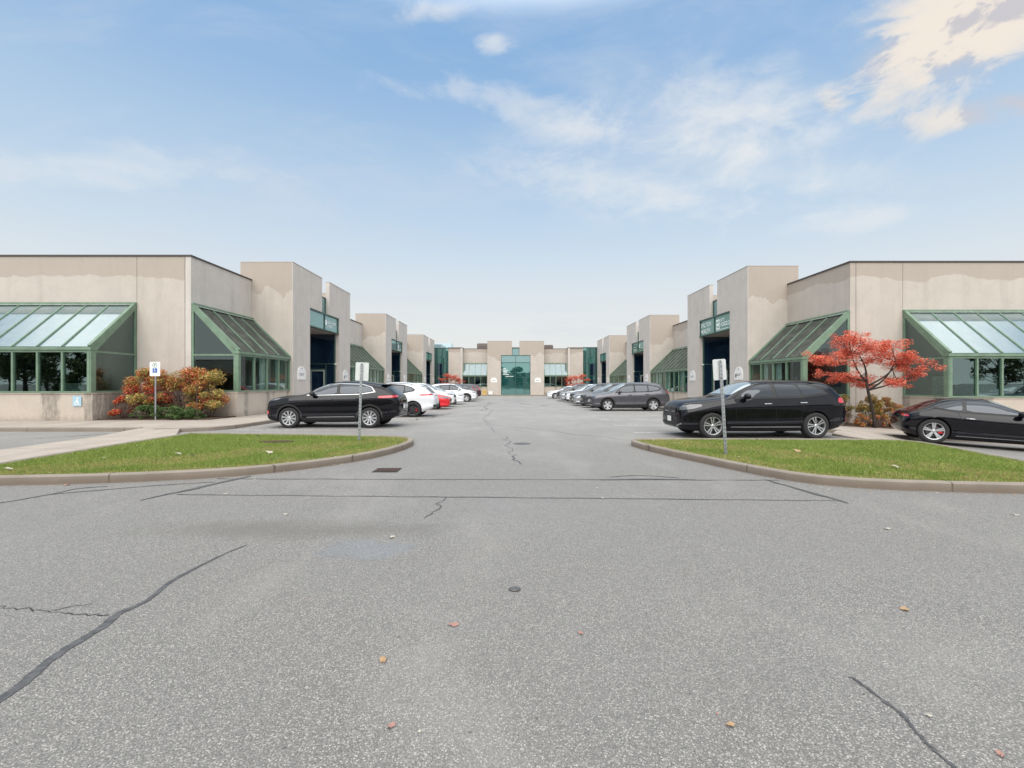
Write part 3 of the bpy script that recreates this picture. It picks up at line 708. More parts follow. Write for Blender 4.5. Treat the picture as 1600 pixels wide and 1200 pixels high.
def tower(B, fr, u0, zt, zb0, zb1, flip, band='glass_band', sill=-.9, flush=False, seed=0, depth=2.2, stm='stucco_court', sidem='stucco_tower', texts=(), W=8.6):
    """entrance tower: two tall panels with a glazed slot between, sign band, recess with doors"""
    pa, ga = 3.74, 1.13; o0, o1 = 2.07, 6.53; T = .25
    gz0 = zb1 + .0
    bm = bmesh.new()
    prism(bm, fr, [(u0, sill), (u0 + o0, sill), (u0 + o0, zb1), (u0 + pa, zb1), (u0 + pa, zt), (u0, zt)], 0, T)
    prism(bm, fr, [(u0 + W, sill), (u0 + o1, sill), (u0 + o1, zb1), (u0 + W - pa, zb1), (u0 + W - pa, zt), (u0 + W, zt)], 0, T)
    Tw = part('entrance_tower', bm, M[stm], B)
    bm = bmesh.new(); box(bm, fr, u0 - .004, u0 + T, .035, depth + .6, sill, zt - .003); part('side_panel', bm, M[sidem], Tw)
    bm = bmesh.new(); box(bm, fr, u0 + W - T, u0 + W + .004, .035, depth + .6, sill, zt - .003); part('side_panel', bm, M[sidem], Tw)
    bm = bmesh.new()
    for a, b in ((u0, u0 + pa), (u0 + W - pa, u0 + W)): box(bm, fr, a - .012, b + .012, -.015, T + .015, zt + .001, zt + .035)
    for a in (u0, u0 + W - T): box(bm, fr, a - .012, a + T + .012, T + .02, depth + .6, zt + .001, zt + .033)
    part('coping', bm, M['pale_coping'], Tw)
    # roof of the vestibule
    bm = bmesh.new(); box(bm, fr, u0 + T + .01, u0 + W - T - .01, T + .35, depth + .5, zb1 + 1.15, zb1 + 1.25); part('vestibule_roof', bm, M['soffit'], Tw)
    # slot glass
    s0, s1 = u0 + pa, u0 + W - pa
    bm = bmesh.new(); box(bm, fr, s0, s1, .26, .30, zb1 - .05, zb1 + 1.02); sg = part('slot_glass', bm, M['glass_band'], Tw)
    bm = bmesh.new(); box(bm, fr, s0, s0 + .06, .22, .34, zb1, zb1 + 1.08); box(bm, fr, s1 - .06, s1, .22, .34, zb1, zb1 + 1.08); box(bm, fr, s0 + .06, s1 - .06, .22, .34, zb1 + 1.02, zb1 + 1.08)
    part('slot_frame', bm, M['dgreen'], Tw)
    # sign band
    a, b = u0 + o0, u0 + o1
    bm = bmesh.new(); box(bm, fr, a + .02, b - .02, .10, .16, zb0 + .04, zb1 - .05); part('sign_glass', bm, M[band], Tw)
    bm = bmesh.new(); mid = (a + b) / 2
    box(bm, fr, a, b, .03, .2, zb1 - .08, zb1 - .002); box(bm, fr, a + .002, b - .002, .02, .2, zb0, zb0 + .07)
    for q in (a, mid - .035, b - .07): box(bm, fr, q, q + .07, .05, .19, zb0 + .07, zb1 - .08)
    part('sign_frame', bm, M['dgreen'], Tw)
    for (txt, uu, zz, size, sx, al) in texts:
        if txt == '#sq':
            bm = bmesh.new(); m4 = frame_mat(fr, u0 + uu, .095, zz, flip); h = size
            flatpoly(bm, m4, [(0, 0), (h * .8, 0), (h * .8, h), (0, h)], 0.0); q = part('sign_logo', bm, M['lettering'], Tw)
            bm = bmesh.new()
            for (xx, yy) in ((.12, .55), (.45, .62), (.12, .15), (.45, .12)): flatpoly(bm, m4, [(h * xx, h * yy), (h * (xx + .2), h * yy), (h * (xx + .2), h * (yy + .22)), (h * xx, h * (yy + .22))], .004)
            part('logo_figure', bm, M['green_print'], q)
        elif txt == '#line':
            bm = bmesh.new(); m4 = frame_mat(fr, u0 + uu, .095, zz, flip); flatpoly(bm, m4, [(0, 0), (size, 0), (size, .035), (0, .035)], 0.0); part('sign_rule', bm, M['lettering'], Tw)
        elif txt == '#glyph':
            bm = bmesh.new(); m4 = frame_mat(fr, u0 + uu, .095, zz, flip); x_ = 0.; r_ = random.Random(seed + int(zz * 100))
            for _ in range(sx):
                w_ = size * r_.uniform(.5, .75)
                t_ = size * .2
                flatpoly(bm, m4, [(x_, 0), (x_ + t_, 0), (x_ + t_, size), (x_, size)], 0)
                if r_.random() < .7: flatpoly(bm, m4, [(x_ + t_, size - t_), (x_ + w_, size - t_), (x_ + w_, size), (x_ + t_, size)], .0)
                if r_.random() < .7: flatpoly(bm, m4, [(x_ + t_, 0), (x_ + w_, 0), (x_ + w_, t_), (x_ + t_, t_)], .0)
                if r_.random() < .5: flatpoly(bm, m4, [(x_ + w_ - t_, t_), (x_ + w_, t_), (x_ + w_, size - t_), (x_ + w_ - t_, size - t_)], .0)
                x_ += w_ + size * .18
            part('sign_lettering', bm, M['lettering'], Tw)
        elif txt == '#disc':
            bm = bmesh.new(); m4 = frame_mat(fr, u0 + uu, .095, zz, flip); flatpoly(bm, m4, disc_pts(0, 0, size, 20), 0.0); part('sign_logo', bm, M['lettering'], Tw)
        else: textmesh('sign_lettering', txt, size, frame_mat(fr, u0 + uu, .092, zz, flip), M['lettering'], Tw, al, sx)
    if flush:
        bm = bmesh.new(); box(bm, fr, a + .03, b - .03, .14, .18, sill, zb0); part('entrance_glass', bm, M['glass_teal'], Tw)
        bm = bmesh.new()
        for q, ww in ((a, .08), (mid - .03, .06), (b - .08, .08)): box(bm, fr, q, q + ww, .08, .22, sill, zb0 - .001)
        for zq in (1.9 - .25, 2.75 - .25): box(bm, fr, mid - .6 if zq < 2 else mid, b - .7, .085, .2, zq, zq + .05)
        for q in (mid + 1.25, b - .75): box(bm, fr, q, q + .05, .085, .2, -.3, 2.5)
        part('entrance_frame', bm, M['dgreen'], Tw)
        bm = bmesh.new()
        for k, L_ in enumerate((.5, .75, .6, .65, .95)):
            box(bm, fr, a + .28, a + .28 + L_, .125, .135, zb0 - .95 - k * .22, zb0 - .87 - k * .22)
        box(bm, fr, a + .7, mid - .35, .125, .135, zb0 - 2.1, zb0 - 2.03)
        part('window_lettering', bm, M['lettering'], Tw)
        base = bm
    else:
        # recess
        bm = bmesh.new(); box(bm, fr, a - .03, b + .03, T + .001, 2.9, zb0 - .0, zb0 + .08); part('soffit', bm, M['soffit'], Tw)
        G = bmesh.new()
        box(G, fr, a + .1, b - .1, 2.5, 2.54, sill, zb0)
        for q, s in ((a, 1), (b, -1)):
            Fm = bmesh.new(); g0, g1 = sorted((q + s * .06, q + s * .09)); box(G, fr, g0, g1, T + .05, 2.5, sill, zb0)
            f0, f1 = sorted((q + s * .02, q + s * .13))
            zd, ztr = 2.5 + fr.o.z, 2.84 + fr.o.z
            for dd in (T + .0, .84, 1.94, 2.4): box(Fm, fr, f0, f1, dd, dd + .07, sill, zb0 - .002 if dd in (T + .0, 2.4) else ztr)
            box(Fm, fr, f0 + .002, f1 - .002, T + .07, 2.4, ztr, ztr + .08)
            box(Fm, fr, f0 + .002, f1 - .002, .91, 1.94, zd, zd + .06)
            part('recess_frame', Fm, M['dgreen'], Tw)
        part('recess_glass', G, M['glass_navy'], Tw)
        for q, s in ((a, 1), (b, -1)):
            f0, f1 = sorted((q + s * .10, q + s * .16))
            bm = bmesh.new(); ht = 2.48
            for dd in (.93, 1.84): box(bm, fr, f0, f1, dd, dd + .09, -.6, ht)
            box(bm, fr, f0 + .001, f1 - .001, 1.02, 1.84, ht - .1, ht - .001); box(bm, fr, f0 + .001, f1 - .001, 1.02, 1.84, .1, .35)
            Dn = part('door', bm, M['flash'], Tw)
        # jamb camera
        bm = bmesh.new(); m4 = Matrix.Translation(fr(b - .12, .22, 2.85 + 0)) ; bmesh.ops.create_icosphere(bm, subdivisions=2, radius=.1, matrix=m4 @ Matrix.Diagonal((1, 1, .6, 1)))
        part('wall_lamp', bm, M['conc_white'], Tw, True)
    for k, uu in enumerate((.98, W - .95)): arch_plaque(Tw if False else B, fr, u0 + uu, -.002, 1.76 + fr.o.z, flip, seed=seed + k)
    return Tw

FL = Fr(-11.7, 0, (0, 1), (-1, 0)); FRt = Fr(13., 0, (0, 1), (1, 0))
PH = 7.04
def wing(side):
    s = -1 if side == 'L' else 1
    fr = FL if s < 0 else FRt
    B = empty('office_building', (s * 25, 44, 0), 0, 'long beige stucco office wing on the left of the court with green glazed bays' if s < 0 else 'long beige stucco office wing on the right of the court with green glazed bays', 'building')
    bpy.context.view_layer.update()
    T0 = 24.3 if s < 0 else 25.1; y0 = 19.7 if s < 0 else 20.45; pitch = 17.85
    zo = 0 if s < 0 else -.2
    zs, ze, zt = 1.13 + zo, 2.84 + zo, 5.02 + zo
    ph = PH if s < 0 else 6.98
    dw = 2.2; flip = 1 if s < 0 else -1
    if s < 0: txt1 = [('#disc', 4.55, 5.42, .17, 1, ''), ('#glyph', 4.8, 5.42, .15, 11, ''), ('#glyph', 4.8, 5.18, .15, 6, '')]
    else: txt1 = [('DALTON', 6.4, 5.36, .42, .92, 'LEFT'), ('HEALTH', 6.4, 4.94, .42, .92, 'LEFT'), ('#sq', 4.1, 5.0, .62, 1, ''), ('#glyph', 3.5, 5.42, .2, 4, ''), ('#glyph', 3.45, 5.14, .22, 7, ''), ('#line', 4.1, 4.93, 1.7, 1, '')]
    band = 'glass_band' if s < 0 else 'glass_band_green'
    for k in range(3):
        tower(B, fr, T0 + k * pitch, 8.02, 4.88 if s < 0 else 4.78, 5.95 if s < 0 else 5.9, flip, band=band if k < 2 else 'glass_band_green', seed=k * 2 + (0 if s < 0 else 1), texts=txt1 if k == 0 else ([('#disc', 5.1 if s < 0 else 3.7, 5.42, .2, 1, ''), ('#line', 4.8 if s < 0 else 3.8, 5.18, 1.1, 1, ''), ('#line', 4.8 if s < 0 else 6.1, 5.42, 1.2, 1, ''), ('#line', 4.8 if s < 0 else 6.1, 5.2, 1.2, 1, ''), ('#line', 4.8 if s < 0 else 6.1, 5.04, 1.2, 1, '')] if k == 1 else []))
    # court wall and bays between the towers
    segs = [(y0, T0, zt)]
    for k in range(2): segs.append((T0 + k * pitch + 8.6, T0 + (k + 1) * pitch, zt))
    segs = [(y0 + .26, T0, zt + .03)] + segs[1:]
    panelwall(B, fr, segs, dw, 0, ph, M['stucco_court'] if s < 0 else M['stucco'])
    for a, b in ((y0, T0), (T0 + 8.6, T0 + pitch), (T0 + pitch + 8.6, T0 + 2 * pitch)): coping(B, fr, a + (.0 if a == y0 else .02), b - .02, dw, dw + .25, ph)
    cur = [(T0 - 1.15, T0 - .75), (T0 - 2.6, T0 - 1.9)] if s < 0 else [(T0 - 1.5, T0 - 1.1), (T0 - 2.7, T0 - 2.2)]
    bay(B, fr, y0 + .02, T0, dw, 2.05 if s < 0 else 2.12, 0, zs, ze, zt, 1.1, M['roof_dull'], M['glass_court'], True, False, 1.08, cur)
    for k in range(2):
        a, b = T0 + k * pitch + 8.6, T0 + (k + 1) * pitch
        bay(B, fr, a, b, dw, 2.05 if s < 0 else 2.12, 0, zs - .1, ze - .05, zt - .05, 1.1, M['roof_dull'], M['glass_court'], False, False, 1.05, [(b - 2.1, b - 1.3), (b - 4.6, b - 3.6), (a + 1.2, a + 2.2)])
    # front facade towards the road
    xw = -13.9 if s < 0 else 15.2
    if s < 0: fu = Fr(0, y0, (1, 0), (0, 1)); c0, c1 = -16.24, -13.9; bays = [(-31.0, -16.24)]; far = -46.
    else: fu = Fr(0, y0, (1, 0), (0, 1)); c0, c1 = 15.2, 17.56; bays = [(17.56, 32.)]; far = 46.
    if s < 0: segs = [(c0, c1 - .26, -1.), (bays[0][0] + 7.4, bays[0][1], zt + .03), (bays[0][0], bays[0][0] + 7.4, zt + .03), (far, bays[0][0], -1.)]
    else: segs = [(c0 + .26, c1, -1.), (bays[0][0], bays[0][0] + 7.4, zt + .03), (bays[0][0] + 7.4, bays[0][1], zt + .03), (bays[0][1], far, -1.)]
    panelwall(B, fu, segs, 0.0, 0, ph, M['stucco'])
    # corner return panel
    bm = bmesh.new()
    if s < 0: box(bm, fu, c1 - .245, c1, .0, .26, -1, ph - .001)
    else: box(bm, fu, c0, c0 + .245, .0, .26, -1, ph - .001)
    part('corner_panel', bm, M['stucco_court'] if s < 0 else M['stucco'], B)
    coping(B, fu, min(c0, c1, far) if s < 0 else c0, c1 + .02 if s < 0 else far, 0, .22, ph)
    bay(B, fu, bays[0][0], bays[0][1], 0., 2.15, 0, zs, ze, zt, 1., M['roof_glass'], M['glass'], True, True, 0.98)
    # roof and far walls
    bm = bmesh.new()
    xi0, xi1 = (far, -14.2) if s < 0 else (15.5, far)
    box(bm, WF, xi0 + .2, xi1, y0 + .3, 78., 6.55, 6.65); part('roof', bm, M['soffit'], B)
    bm = bmesh.new(); box(bm, WF, far - .1, far + .1, y0 + .3, 78., -1, ph - .01); part('wall', bm, M['stucco'], B); bm = bmesh.new(); box(bm, WF, min(xi0, xi1), max(xi0, xi1), 78.01, 78.2, -1, ph - .01); part('wall', bm, M['stucco'], B)
    for x in ((-18.4, -25.7) if s < 0 else (24.,)):
        bm = bmesh.new(); box(bm, WF, x, x + .12, y0 + .3, y0 + .5, ph - .2, ph + .16); part('roof_vent', bm, M['coping'], B)
    return B
BL = wing('L'); BR = wing('R')
# parts were built in world space: hang them under the empties without moving them
def settle(B):
    inv = B.matrix_world.inverted()
    for ch in B.children: ch.matrix_parent_inverse = inv
# rear block
BC = empty('office_building', (.5, 71, -.25), 0, 'beige stucco block closing the far end of the court with a central glazed entrance', 'building')
FC = Fr(.56 - 4.3, 69., (1, 0), (0, 1), 0.); FW = Fr(0, 71.2, (1, 0), (0, 1))
tower(BC, FC, 0., 8.02, 4.75, 5.9, 1, band='glass_band', flush=True, seed=2, stm='stucco_tower', sidem='stucco')
panelwall(BC, FW, [(-7.6, -3.75, 4.83), (4.87, 8.6, 4.83)], 0, 0, 7.0, M['stucco'])
coping(BC, FW, -7.6, -3.77, 0, .22, 7.0); coping(BC, FW, 4.9, 8.6, 0, .22, 7.0)
bay(BC, FW, -7.58, -3.78, 0, 1.6, 0, 1.05, 2.75, 4.8, 1., M['roof_glass'], M['glass'], False, False, .95)
bay(BC, FW, 4.9, 8.58, 0, 1.6, 0, 1.05, 2.75, 4.8, 1., M['roof_glass'], M['glass'], False, False, .95)
for x0, x1, e0, e1 in ((-9.75, -7.6, -7.9, -7.58), (8.6, 10.9, 8.58, 8.9)):
    bm = bmesh.new(); box(bm, WF, x0, x1, 69.8, 71.6, -1, 7.05); q_ = part('corner_pier', bm, M['stucco'], BC)
    bm = bmesh.new(); box(bm, WF, e0, e1, 69.7, 69.79, -1, 7.05); part('pier_edge', bm, M['stucco_court'], q_)
bm = bmesh.new(); box(bm, WF, -9.8, -7.55, 69.66, 71.6, 7.052, 7.12); box(bm, WF, 8.55, 10.95, 69.66, 71.6, 7.052, 7.12); part('coping', bm, M['coping'], BC)
for x0, x1, top in ((-12.6, -9.77, 7.0), (10.92, 14., 7.1)):
    bm = bmesh.new(); box(bm, WF, x0, x1, 70.2, 70.25, -1, top); gl = part('corner_glazing', bm, M['glass_teal'], BC)
    bm = bmesh.new()
    n = 3
    for k in range(n + 1):
        x = x0 + (x1 - x0) * k / n; box(bm, WF, x - .05, x + .05, 70.12, 70.19, -1, top)
    for z in (2.2, 2.75, 4.7): box(bm, WF, x0 + .05, x1 - .05, 70.13, 70.185, z, z + .07)
    box(bm, WF, x0, x1, 70.08, 70.3, top + .001, top + .1)
    part('glazing_frame', bm, M['dgreen'], gl)
    bm = bmesh.new(); k = x0 + (x1 - x0) / 3; box(bm, WF, k + .1, k + .85, 70.1, 70.118, -.3, 2.15); box(bm, WF, k + .1, k + .85, 70.1, 70.118, 2.9, 4.6); part('door', bm, M['glass_navy'], gl)
bm = bmesh.new(); box(bm, WF, -12.4, -9.6, 71.8, 74.5, 6.9, 7.95); part('roof_lantern', bm, M['glass_sky'], BC)
bm = bmesh.new(); box(bm, WF, -14.1, 15.4, 71.7, 90, 6.5, 6.6); box(bm, WF, -14.2, 15.5, 90.01, 90.2, -1, 7.); part('roof', bm, M['soffit'], BC)
for (x, w, h, lb) in ((-5.7, 2.2, .8, 'brown rooftop unit left of the rear entrance tower'), (5.2, 1.5, .55, 'low dark rooftop unit right of the rear entrance tower')):
    bm = bmesh.new(); box(bm, WF, x, x + w, 74, 76, 6.6, 7.25 + h); box(bm, WF, x + .1, x + w - .1, 74.1, 75.9, 7.26 + h, 7.34 + h)
    for k in range(5): box(bm, WF, x + .1, x + w - .1, 73.96, 73.995, 6.8 + k * .22, 6.85 + k * .22)
    if x > 0: box(bm, WF, x + w, x + w + .8, 74.2, 75.5, 6.6, 7.3)
    tag(part('rooftop_unit', bm, M['unit'], None), lb, 'rooftop unit')
bpy.context.view_layer.update()
for B in (BL, BR, BC): settle(B)
# wheelchair plate on the left sill wall
fu = Fr(0, 19.7, (1, 0), (0, 1)); m4 = frame_mat(fu, -16.8, -2.115, .86, 1)
bm = bmesh.new(); pts = [(-.17, -.2), (.17, -.2), (.17, .2), (-.17, .2)]; f = flatpoly(bm, m4, pts, .012)
P = part('access_plate', bm, M['paleblue'], None); tag(P, 'pale blue access plate fixed to the left sill wall under the end window', 'plate')
bm = bmesh.new(); flatpoly(bm, m4, disc_pts(.02, .1, .035, 12), .016); flatpoly(bm, m4, [(-.03, .05), (.03, .05), (.04, -.05), (.1, -.12), (.06, -.14), (0, -.06), (-.04, -.04)], .016); flatpoly(bm, m4, [(-.11, -.13), (-.08, -.02), (-.05, -.04), (-.06, -.12), (.02, -.13), (.0, -.16)], .017)
part('plate_symbol', bm, M['white'], P)
# bins by the rear entrance
bm = bmesh.new(); box(bm, WF, -4.55, -3.75, 67.7, 68.3, -.12, .36); box(bm, WF, -4.6, -3.7, 67.65, 68.35, .362, .44); prism(bm, Fr(0, 67.66, (1, 0), (0, 1)), [(-4.55, .44), (-3.75, .44), (-3.85, .62), (-4.45, .62)], 0, .62)
tag(part('grit_bin', bm, M['yellow'], None), 'yellow grit bin beside the far entrance', 'bin')
bm = bmesh.new(); box(bm, WF, -3.5, -2.9, 67.8, 68.3, -.02, .42); box(bm, WF, -3.54, -2.86, 67.77, 68.33, .421, .5)
for x in (-3.45, -3.0): box(bm, WF, x, x + .05, 67.85, 67.9, -.16, -.021)
tag(part('newspaper_box', bm, M['white'], None), 'small white box next to the yellow grit bin', 'box')
# ------------------------------------------------------------------ plants
def leafcloud(name, centres, n, size, mats, weights, parent=None, up=.5, seed=1, aspect=.45, shell=.0):
    """centres: list of (centre, (rx,ry,rz), weightmod list or None). leaf-sized diamonds through each clump"""
    r = np.random.default_rng(seed); V = []; Fc = []; MI = []
    vol = np.array([c[1][0] * c[1][1] + c[1][0] * c[1][2] + c[1][1] * c[1][2] for c in centres]); vol = vol / vol.sum()
    for (c, rad, wm), share in zip(centres, vol):
        k = max(8, int(n * share)); w = np.array(wm if wm is not None else weights, float); w /= w.sum()
        d = r.normal(size=(k, 3)); d /= np.linalg.norm(d, axis=1)[:, None]
        q = r.random(k) ** (1 / 3); q = shell + (1 - shell) * q
        lump = 1 + .28 * np.array([mnoise.noise(Vector(v) * 2.2 + Vector(c) * 3) for v in d])
        P = np.array(c)[None] + d * (q * lump)[:, None] * np.array(rad)[None]
        th = r.uniform(0, 2 * PI, k); tilt = r.normal(0, up, k); t2 = r.normal(0, up, k)
        a = np.stack([np.cos(th), np.sin(th), tilt * .8], 1); a /= np.linalg.norm(a, axis=1)[:, None]
        b = np.stack([-np.sin(th), np.cos(th), t2], 1); b /= np.linalg.norm(b, axis=1)[:, None]
        s = size * r.uniform(.6, 1.25, k)[:, None]
        base = len(V)
        q4 = np.stack([P - a * s, P + b * s * aspect + np.array([0, 0, .0]), P + a * s, P - b * s * aspect], 1).reshape(-1, 3)
        V += q4.tolist(); Fc += [(base + 4 * i, base + 4 * i + 1, base + 4 * i + 2, base + 4 * i + 3) for i in range(k)]
        MI += r.choice(len(mats), size=k, p=w).tolist()
    me = bpy.data.meshes.new(name); me.from_pydata(V, [], Fc); me.polygons.foreach_set('material_index', MI)
    return link(name, me, mats, parent)
def curve(p, q, bend, n=6):
    p = Vector(p); q = Vector(q); out = []
    for i in range(n + 1):
        t = i / n; v = p.lerp(q, t) + Vector(bend) * math.sin(t * PI); out.append(v)
    return out

def red_tree(loc, rz, sc, label, n=24000, seed=1):
    root = empty('small_tree', loc, rz, label, 'tree', 'red leaved ornamental trees'); root.scale = (sc,) * 3
    r = random.Random(seed); s = 18 / F
    X = lambda px: (px - 1362) * s
    Z = lambda py: (656 - py) * s
    bm = bmesh.new()
    trunk = [Vector((X(1363), 0, Z(664))), Vector((X(1362), 0, Z(640))), Vector((X(1357), .02, Z(615))), Vector((X(1352), 0, Z(597))), Vector((X(1350), 0, Z(583)))]
    tube(bm, trunk, [.08, .06, .052, .048, .04], 8)
    fork = trunk[-1]; low = trunk[-2]
    cl = [(1288, 552, 22, 9), (1272, 548, 10, 6), (1306, 521, 20, 8), (1328, 523, 20, 10), (1345, 532, 24, 11), (1372, 530, 22, 8), (1392, 538, 26, 12), (1406, 546, 18, 8), (1422, 556, 12, 8), (1333, 577, 22, 5), (1352, 582, 22, 6), (1370, 590, 14, 5), (1305, 571, 16, 4), (1412, 583, 9, 6), (1408, 572, 8, 7), (1362, 548, 20, 9), (1318, 545, 13, 8), (1398, 555, 16, 5)]
    # limbs: a few long sweeping ones, then side twigs to each clump
    limbs = [curve(fork, (X(1322), -.15, Z(541)), (-.05, 0, -.12)), curve(fork, (X(1347), .3, Z(540)), (.1, 0, 0)),
             curve(low, (X(1398), .1, Z(553)), (.1, 0, -.12)), curve((X(1352), 0, Z(590)), (X(1385), -.35, Z(560)), (.0, 0, -.08)), curve(low, (X(1395), -.5, Z(580)), (0, 0, -.02)), curve(fork, (X(1300), .35, Z(560)), (0, 0, -.1))]
    for L_ in limbs: tube(bm, L_, [.042 - .026 * i / (len(L_) - 1) for i in range(len(L_))], 6)
    nodes = [p for L_ in limbs for p in L_[2:]]
    cen = []
    for (px, py, rx, rz_) in cl:
        for q in range(2):
            dy = r.uniform(-.75, .75); c = Vector((X(px) + r.uniform(-.08, .08), dy, Z(py) + r.uniform(-.05, .05)))
            near = min(nodes, key=lambda p: (p - c).length)
            tube(bm, curve(near, c, (r.uniform(-.06, .06), r.uniform(-.06, .06), r.uniform(-.08, .02)), 4), [.016, .013, .011, .009, .006], 5)
            for _ in range(4):
                e = c + Vector((r.uniform(-1, 1) * rx * s * .8, r.uniform(-.4, .4), r.uniform(-.3, 1) * rz_ * s * .8)); tube(bm, curve(c.lerp(near, r.uniform(0, .5)), e, (0, 0, -.03), 3), [.008, .006, .005, .003], 4)
            cen.append((c, (rx * s * .85, .36, rz_ * s * .9), None))
            for _ in range(4):
                c2 = c + Vector((r.uniform(-1, 1) * rx * s, r.uniform(-.3, .3), r.uniform(-1.3, 1.3) * rz_ * s)); q_ = r.uniform(.12, .26); cen.append((c2, (q_, q_, q_ * .6), None))
    bmobj('trunk', bm, M['bark'], root, True)
    leafcloud('crown', cen, n, .040, [M['l_red'], M['l_coral'], M['l_crimson'], M['l_orange']], [.40, .42, .10, .08], root, .6, seed, .40)
    return root
t1 = red_tree((14.25, 17.9, g(14.2, 18) + .1), 0, 1., 'small coral red tree with a spreading crown between the two right window bays')
def copytree(o, parent=None):
    c = o.copy(); COL.objects.link(c); c.parent = parent
    for ch in list(o.children): copytree(ch, c)
    return c
for (x, y, rz, sc, lb) in ((-8.7, 66.5, .6, 1.0, 'small red tree at the far left end of the court behind parked cars'), (9.35, 67.0, 2.6, .98, 'small red tree at the far right end of the court')):
    t = copytree(t1); t.location = (x, y, g(x, y) + .1); t.rotation_euler = (0, 0, rz); t.scale = (sc * .85,) * 3; t['label'] = lb

def shrub(name, loc, rx, ry, h, n, wts, label, cat='shrub', leaf=.036, seed=1, mats=None, stems=26, bare=.0, zones=None, clumps=26, group=None, aspect=.45, lo=.22, up=.7):
    root = empty(name, loc, 0, label, cat, group); r = random.Random(seed); bm = bmesh.new(); cen = []
    for k in range(stems):
        a = r.uniform(0, 2 * PI); q = math.sqrt(r.random()); e = Vector((rx * q * math.cos(a) * .92, ry * q * math.sin(a) * .92, h * r.uniform(.62, .97) * (1 - .35 * q * q)))
        b = Vector((e.x * .35, e.y * .35, 0)); tube(bm, curve(b, e, (r.uniform(-.05, .05), r.uniform(-.05, .05), .04), 4), [.012, .009, .007, .006, .003], 4)
        for _ in range(3):
            m_ = b.lerp(e, r.uniform(.35, .9)); f = m_ + Vector((r.uniform(-.22, .22), r.uniform(-.2, .2), r.uniform(.02, .25))); tube(bm, [m_, m_.lerp(f, .5) + Vector((0, 0, .02)), f], [.006, .005, .002], 4)
    for k in range(clumps):
        a = r.uniform(0, 2 * PI); q = math.sqrt(r.random()) ; zz = r.uniform(lo, .93) * h
        lim = math.sqrt(max(0.06, 1 - (zz / h) ** 2.6))
        c = Vector((rx * q * lim * math.cos(a) * .9, ry * q * lim * math.sin(a) * .9, zz))
        if bare and r.random() < bare and zz < .62 * h: continue
        wm = zones(c, r) if zones else None
        cr = r.choice((.06, .09, .12, .16, .2)) * r.uniform(.9, 1.2) * (rx + h) * .5
        cen.append((c, (cr, cr, cr * .72), wm))
    bmobj('stem', bm, M['twig'], root, True)
    mats = mats or [M['l_crimson'], M['l_red'], M['l_orange'], M['l_yellow'], M['l_olive'], M['l_green']]
    leafcloud('foliage', cen, int(n * 1.7), leaf * 1.12, mats, wts, root, up, seed, aspect)
    return root
zl = .26
pal = {'or': [.05, .24, .36, .23, .10, .02], 'ye': [.01, .03, .14, .46, .26, .10], 'ol': [.03, .07, .20, .30, .30, .10], 're': [.28, .40, .18, .08, .05, .01]}
def zmix(*ks):
    return lambda c, r: pal[r.choice(ks)]
ob = g(-14, 18.8) + .15
shrub('autumn_shrub', (-14.85, 18.75, ob), 1.15, .74, 2.1, 12000, pal['or'], 'big orange and red autumn shrub behind the access sign', seed=2, zones=lambda c, r: pal[r.choice(('or', 'or', 'ye'))] if c.z > 1.15 else pal[r.choice(('ye', 'ol', 'ye', 're'))], group='autumn shrubs by the corner', clumps=75)
shrub('autumn_shrub', (-13.5, 18.95, ob), 1.15, .62, 2.1, 6500, pal['or'], 'orange topped autumn shrub with bare twiggy base, middle of the corner bed', seed=4, zones=lambda c, r: pal[r.choice(('or', 'ol', 're'))], group='autumn shrubs by the corner', clumps=46, stems=90, lo=.55)
shrub('autumn_shrub', (-12.6, 18.85, ob), .85, .6, 1.95, 9500, pal['ye'], 'yellow green autumn shrub nearest the courtyard window bay', seed=6, zones=lambda c, r: pal[r.choice(('ye', 'ye', 'ol', 'or'))], group='autumn shrubs by the corner', clumps=60)
shrub('low_red_shrub', (-15.55, 18.2, ob), .42, .35, .95, 1200, pal['re'], 'low crimson shrub at the left foot of the orange shrub', seed=7, clumps=14, zones=lambda c, r: pal['re'])
jm = [M['l_juniper'], M['l_green'], M['l_dark']]
for k, (x, rx, h, lb) in enumerate(((-14.55, .75, .5, 'low dark green juniper around the foot of the access sign'), (-13.3, .75, .46, 'low spreading juniper in front of the twiggy shrub'), (-12.75, .4, .34, 'smaller juniper near the rusty stake'))):
    shrub('juniper', (x, 18.15, ob), rx * 1.15, .36, h * 1.1, 3600, [.5, .4, .1], lb, 'shrub', .06, 20 + k, jm, 20, clumps=60, group='junipers in the corner bed', aspect=.13, lo=.12, up=.55)
# right bed
ob2 = g(14.5, 19) + .14
gp = [M['l_crimson'], M['l_orange'], M['l_yellow'], M['l_olive'], M['l_green'], M['l_coral']]
shrub('mixed_shrub', (13.15, 18.7, g(13, 18.5) + .14), .42, .45, 1.05, 1300, [.35, .2, .1, .15, .1, .1], 'reddish low shrub behind the black estate car tail', seed=31, mats=gp, clumps=16, leaf=.034)
shrub('mixed_shrub', (13.7, 18.9, ob2), .5, .45, 1.3, 1900, [.03, .10, .35, .27, .25, 0], 'sparse green shrub left of the red tree trunk', seed=32, mats=gp, clumps=18, leaf=.034)
shrub('mixed_shrub', (14.85, 18.8, ob2), .62, .5, 1.35, 2700, [.04, .16, .45, .17, .14, .04], 'yellow green shrub just right of the red tree trunk', seed=33, mats=gp, clumps=22, leaf=.036)
shrub('mixed_shrub', (15.6, 18.9, ob2), .55, .5, 1.18, 2200, [.06, .25, .32, .2, .1, .05], 'yellow and orange shrub under the right window bay', seed=34, mats=gp, clumps=18, leaf=.036)
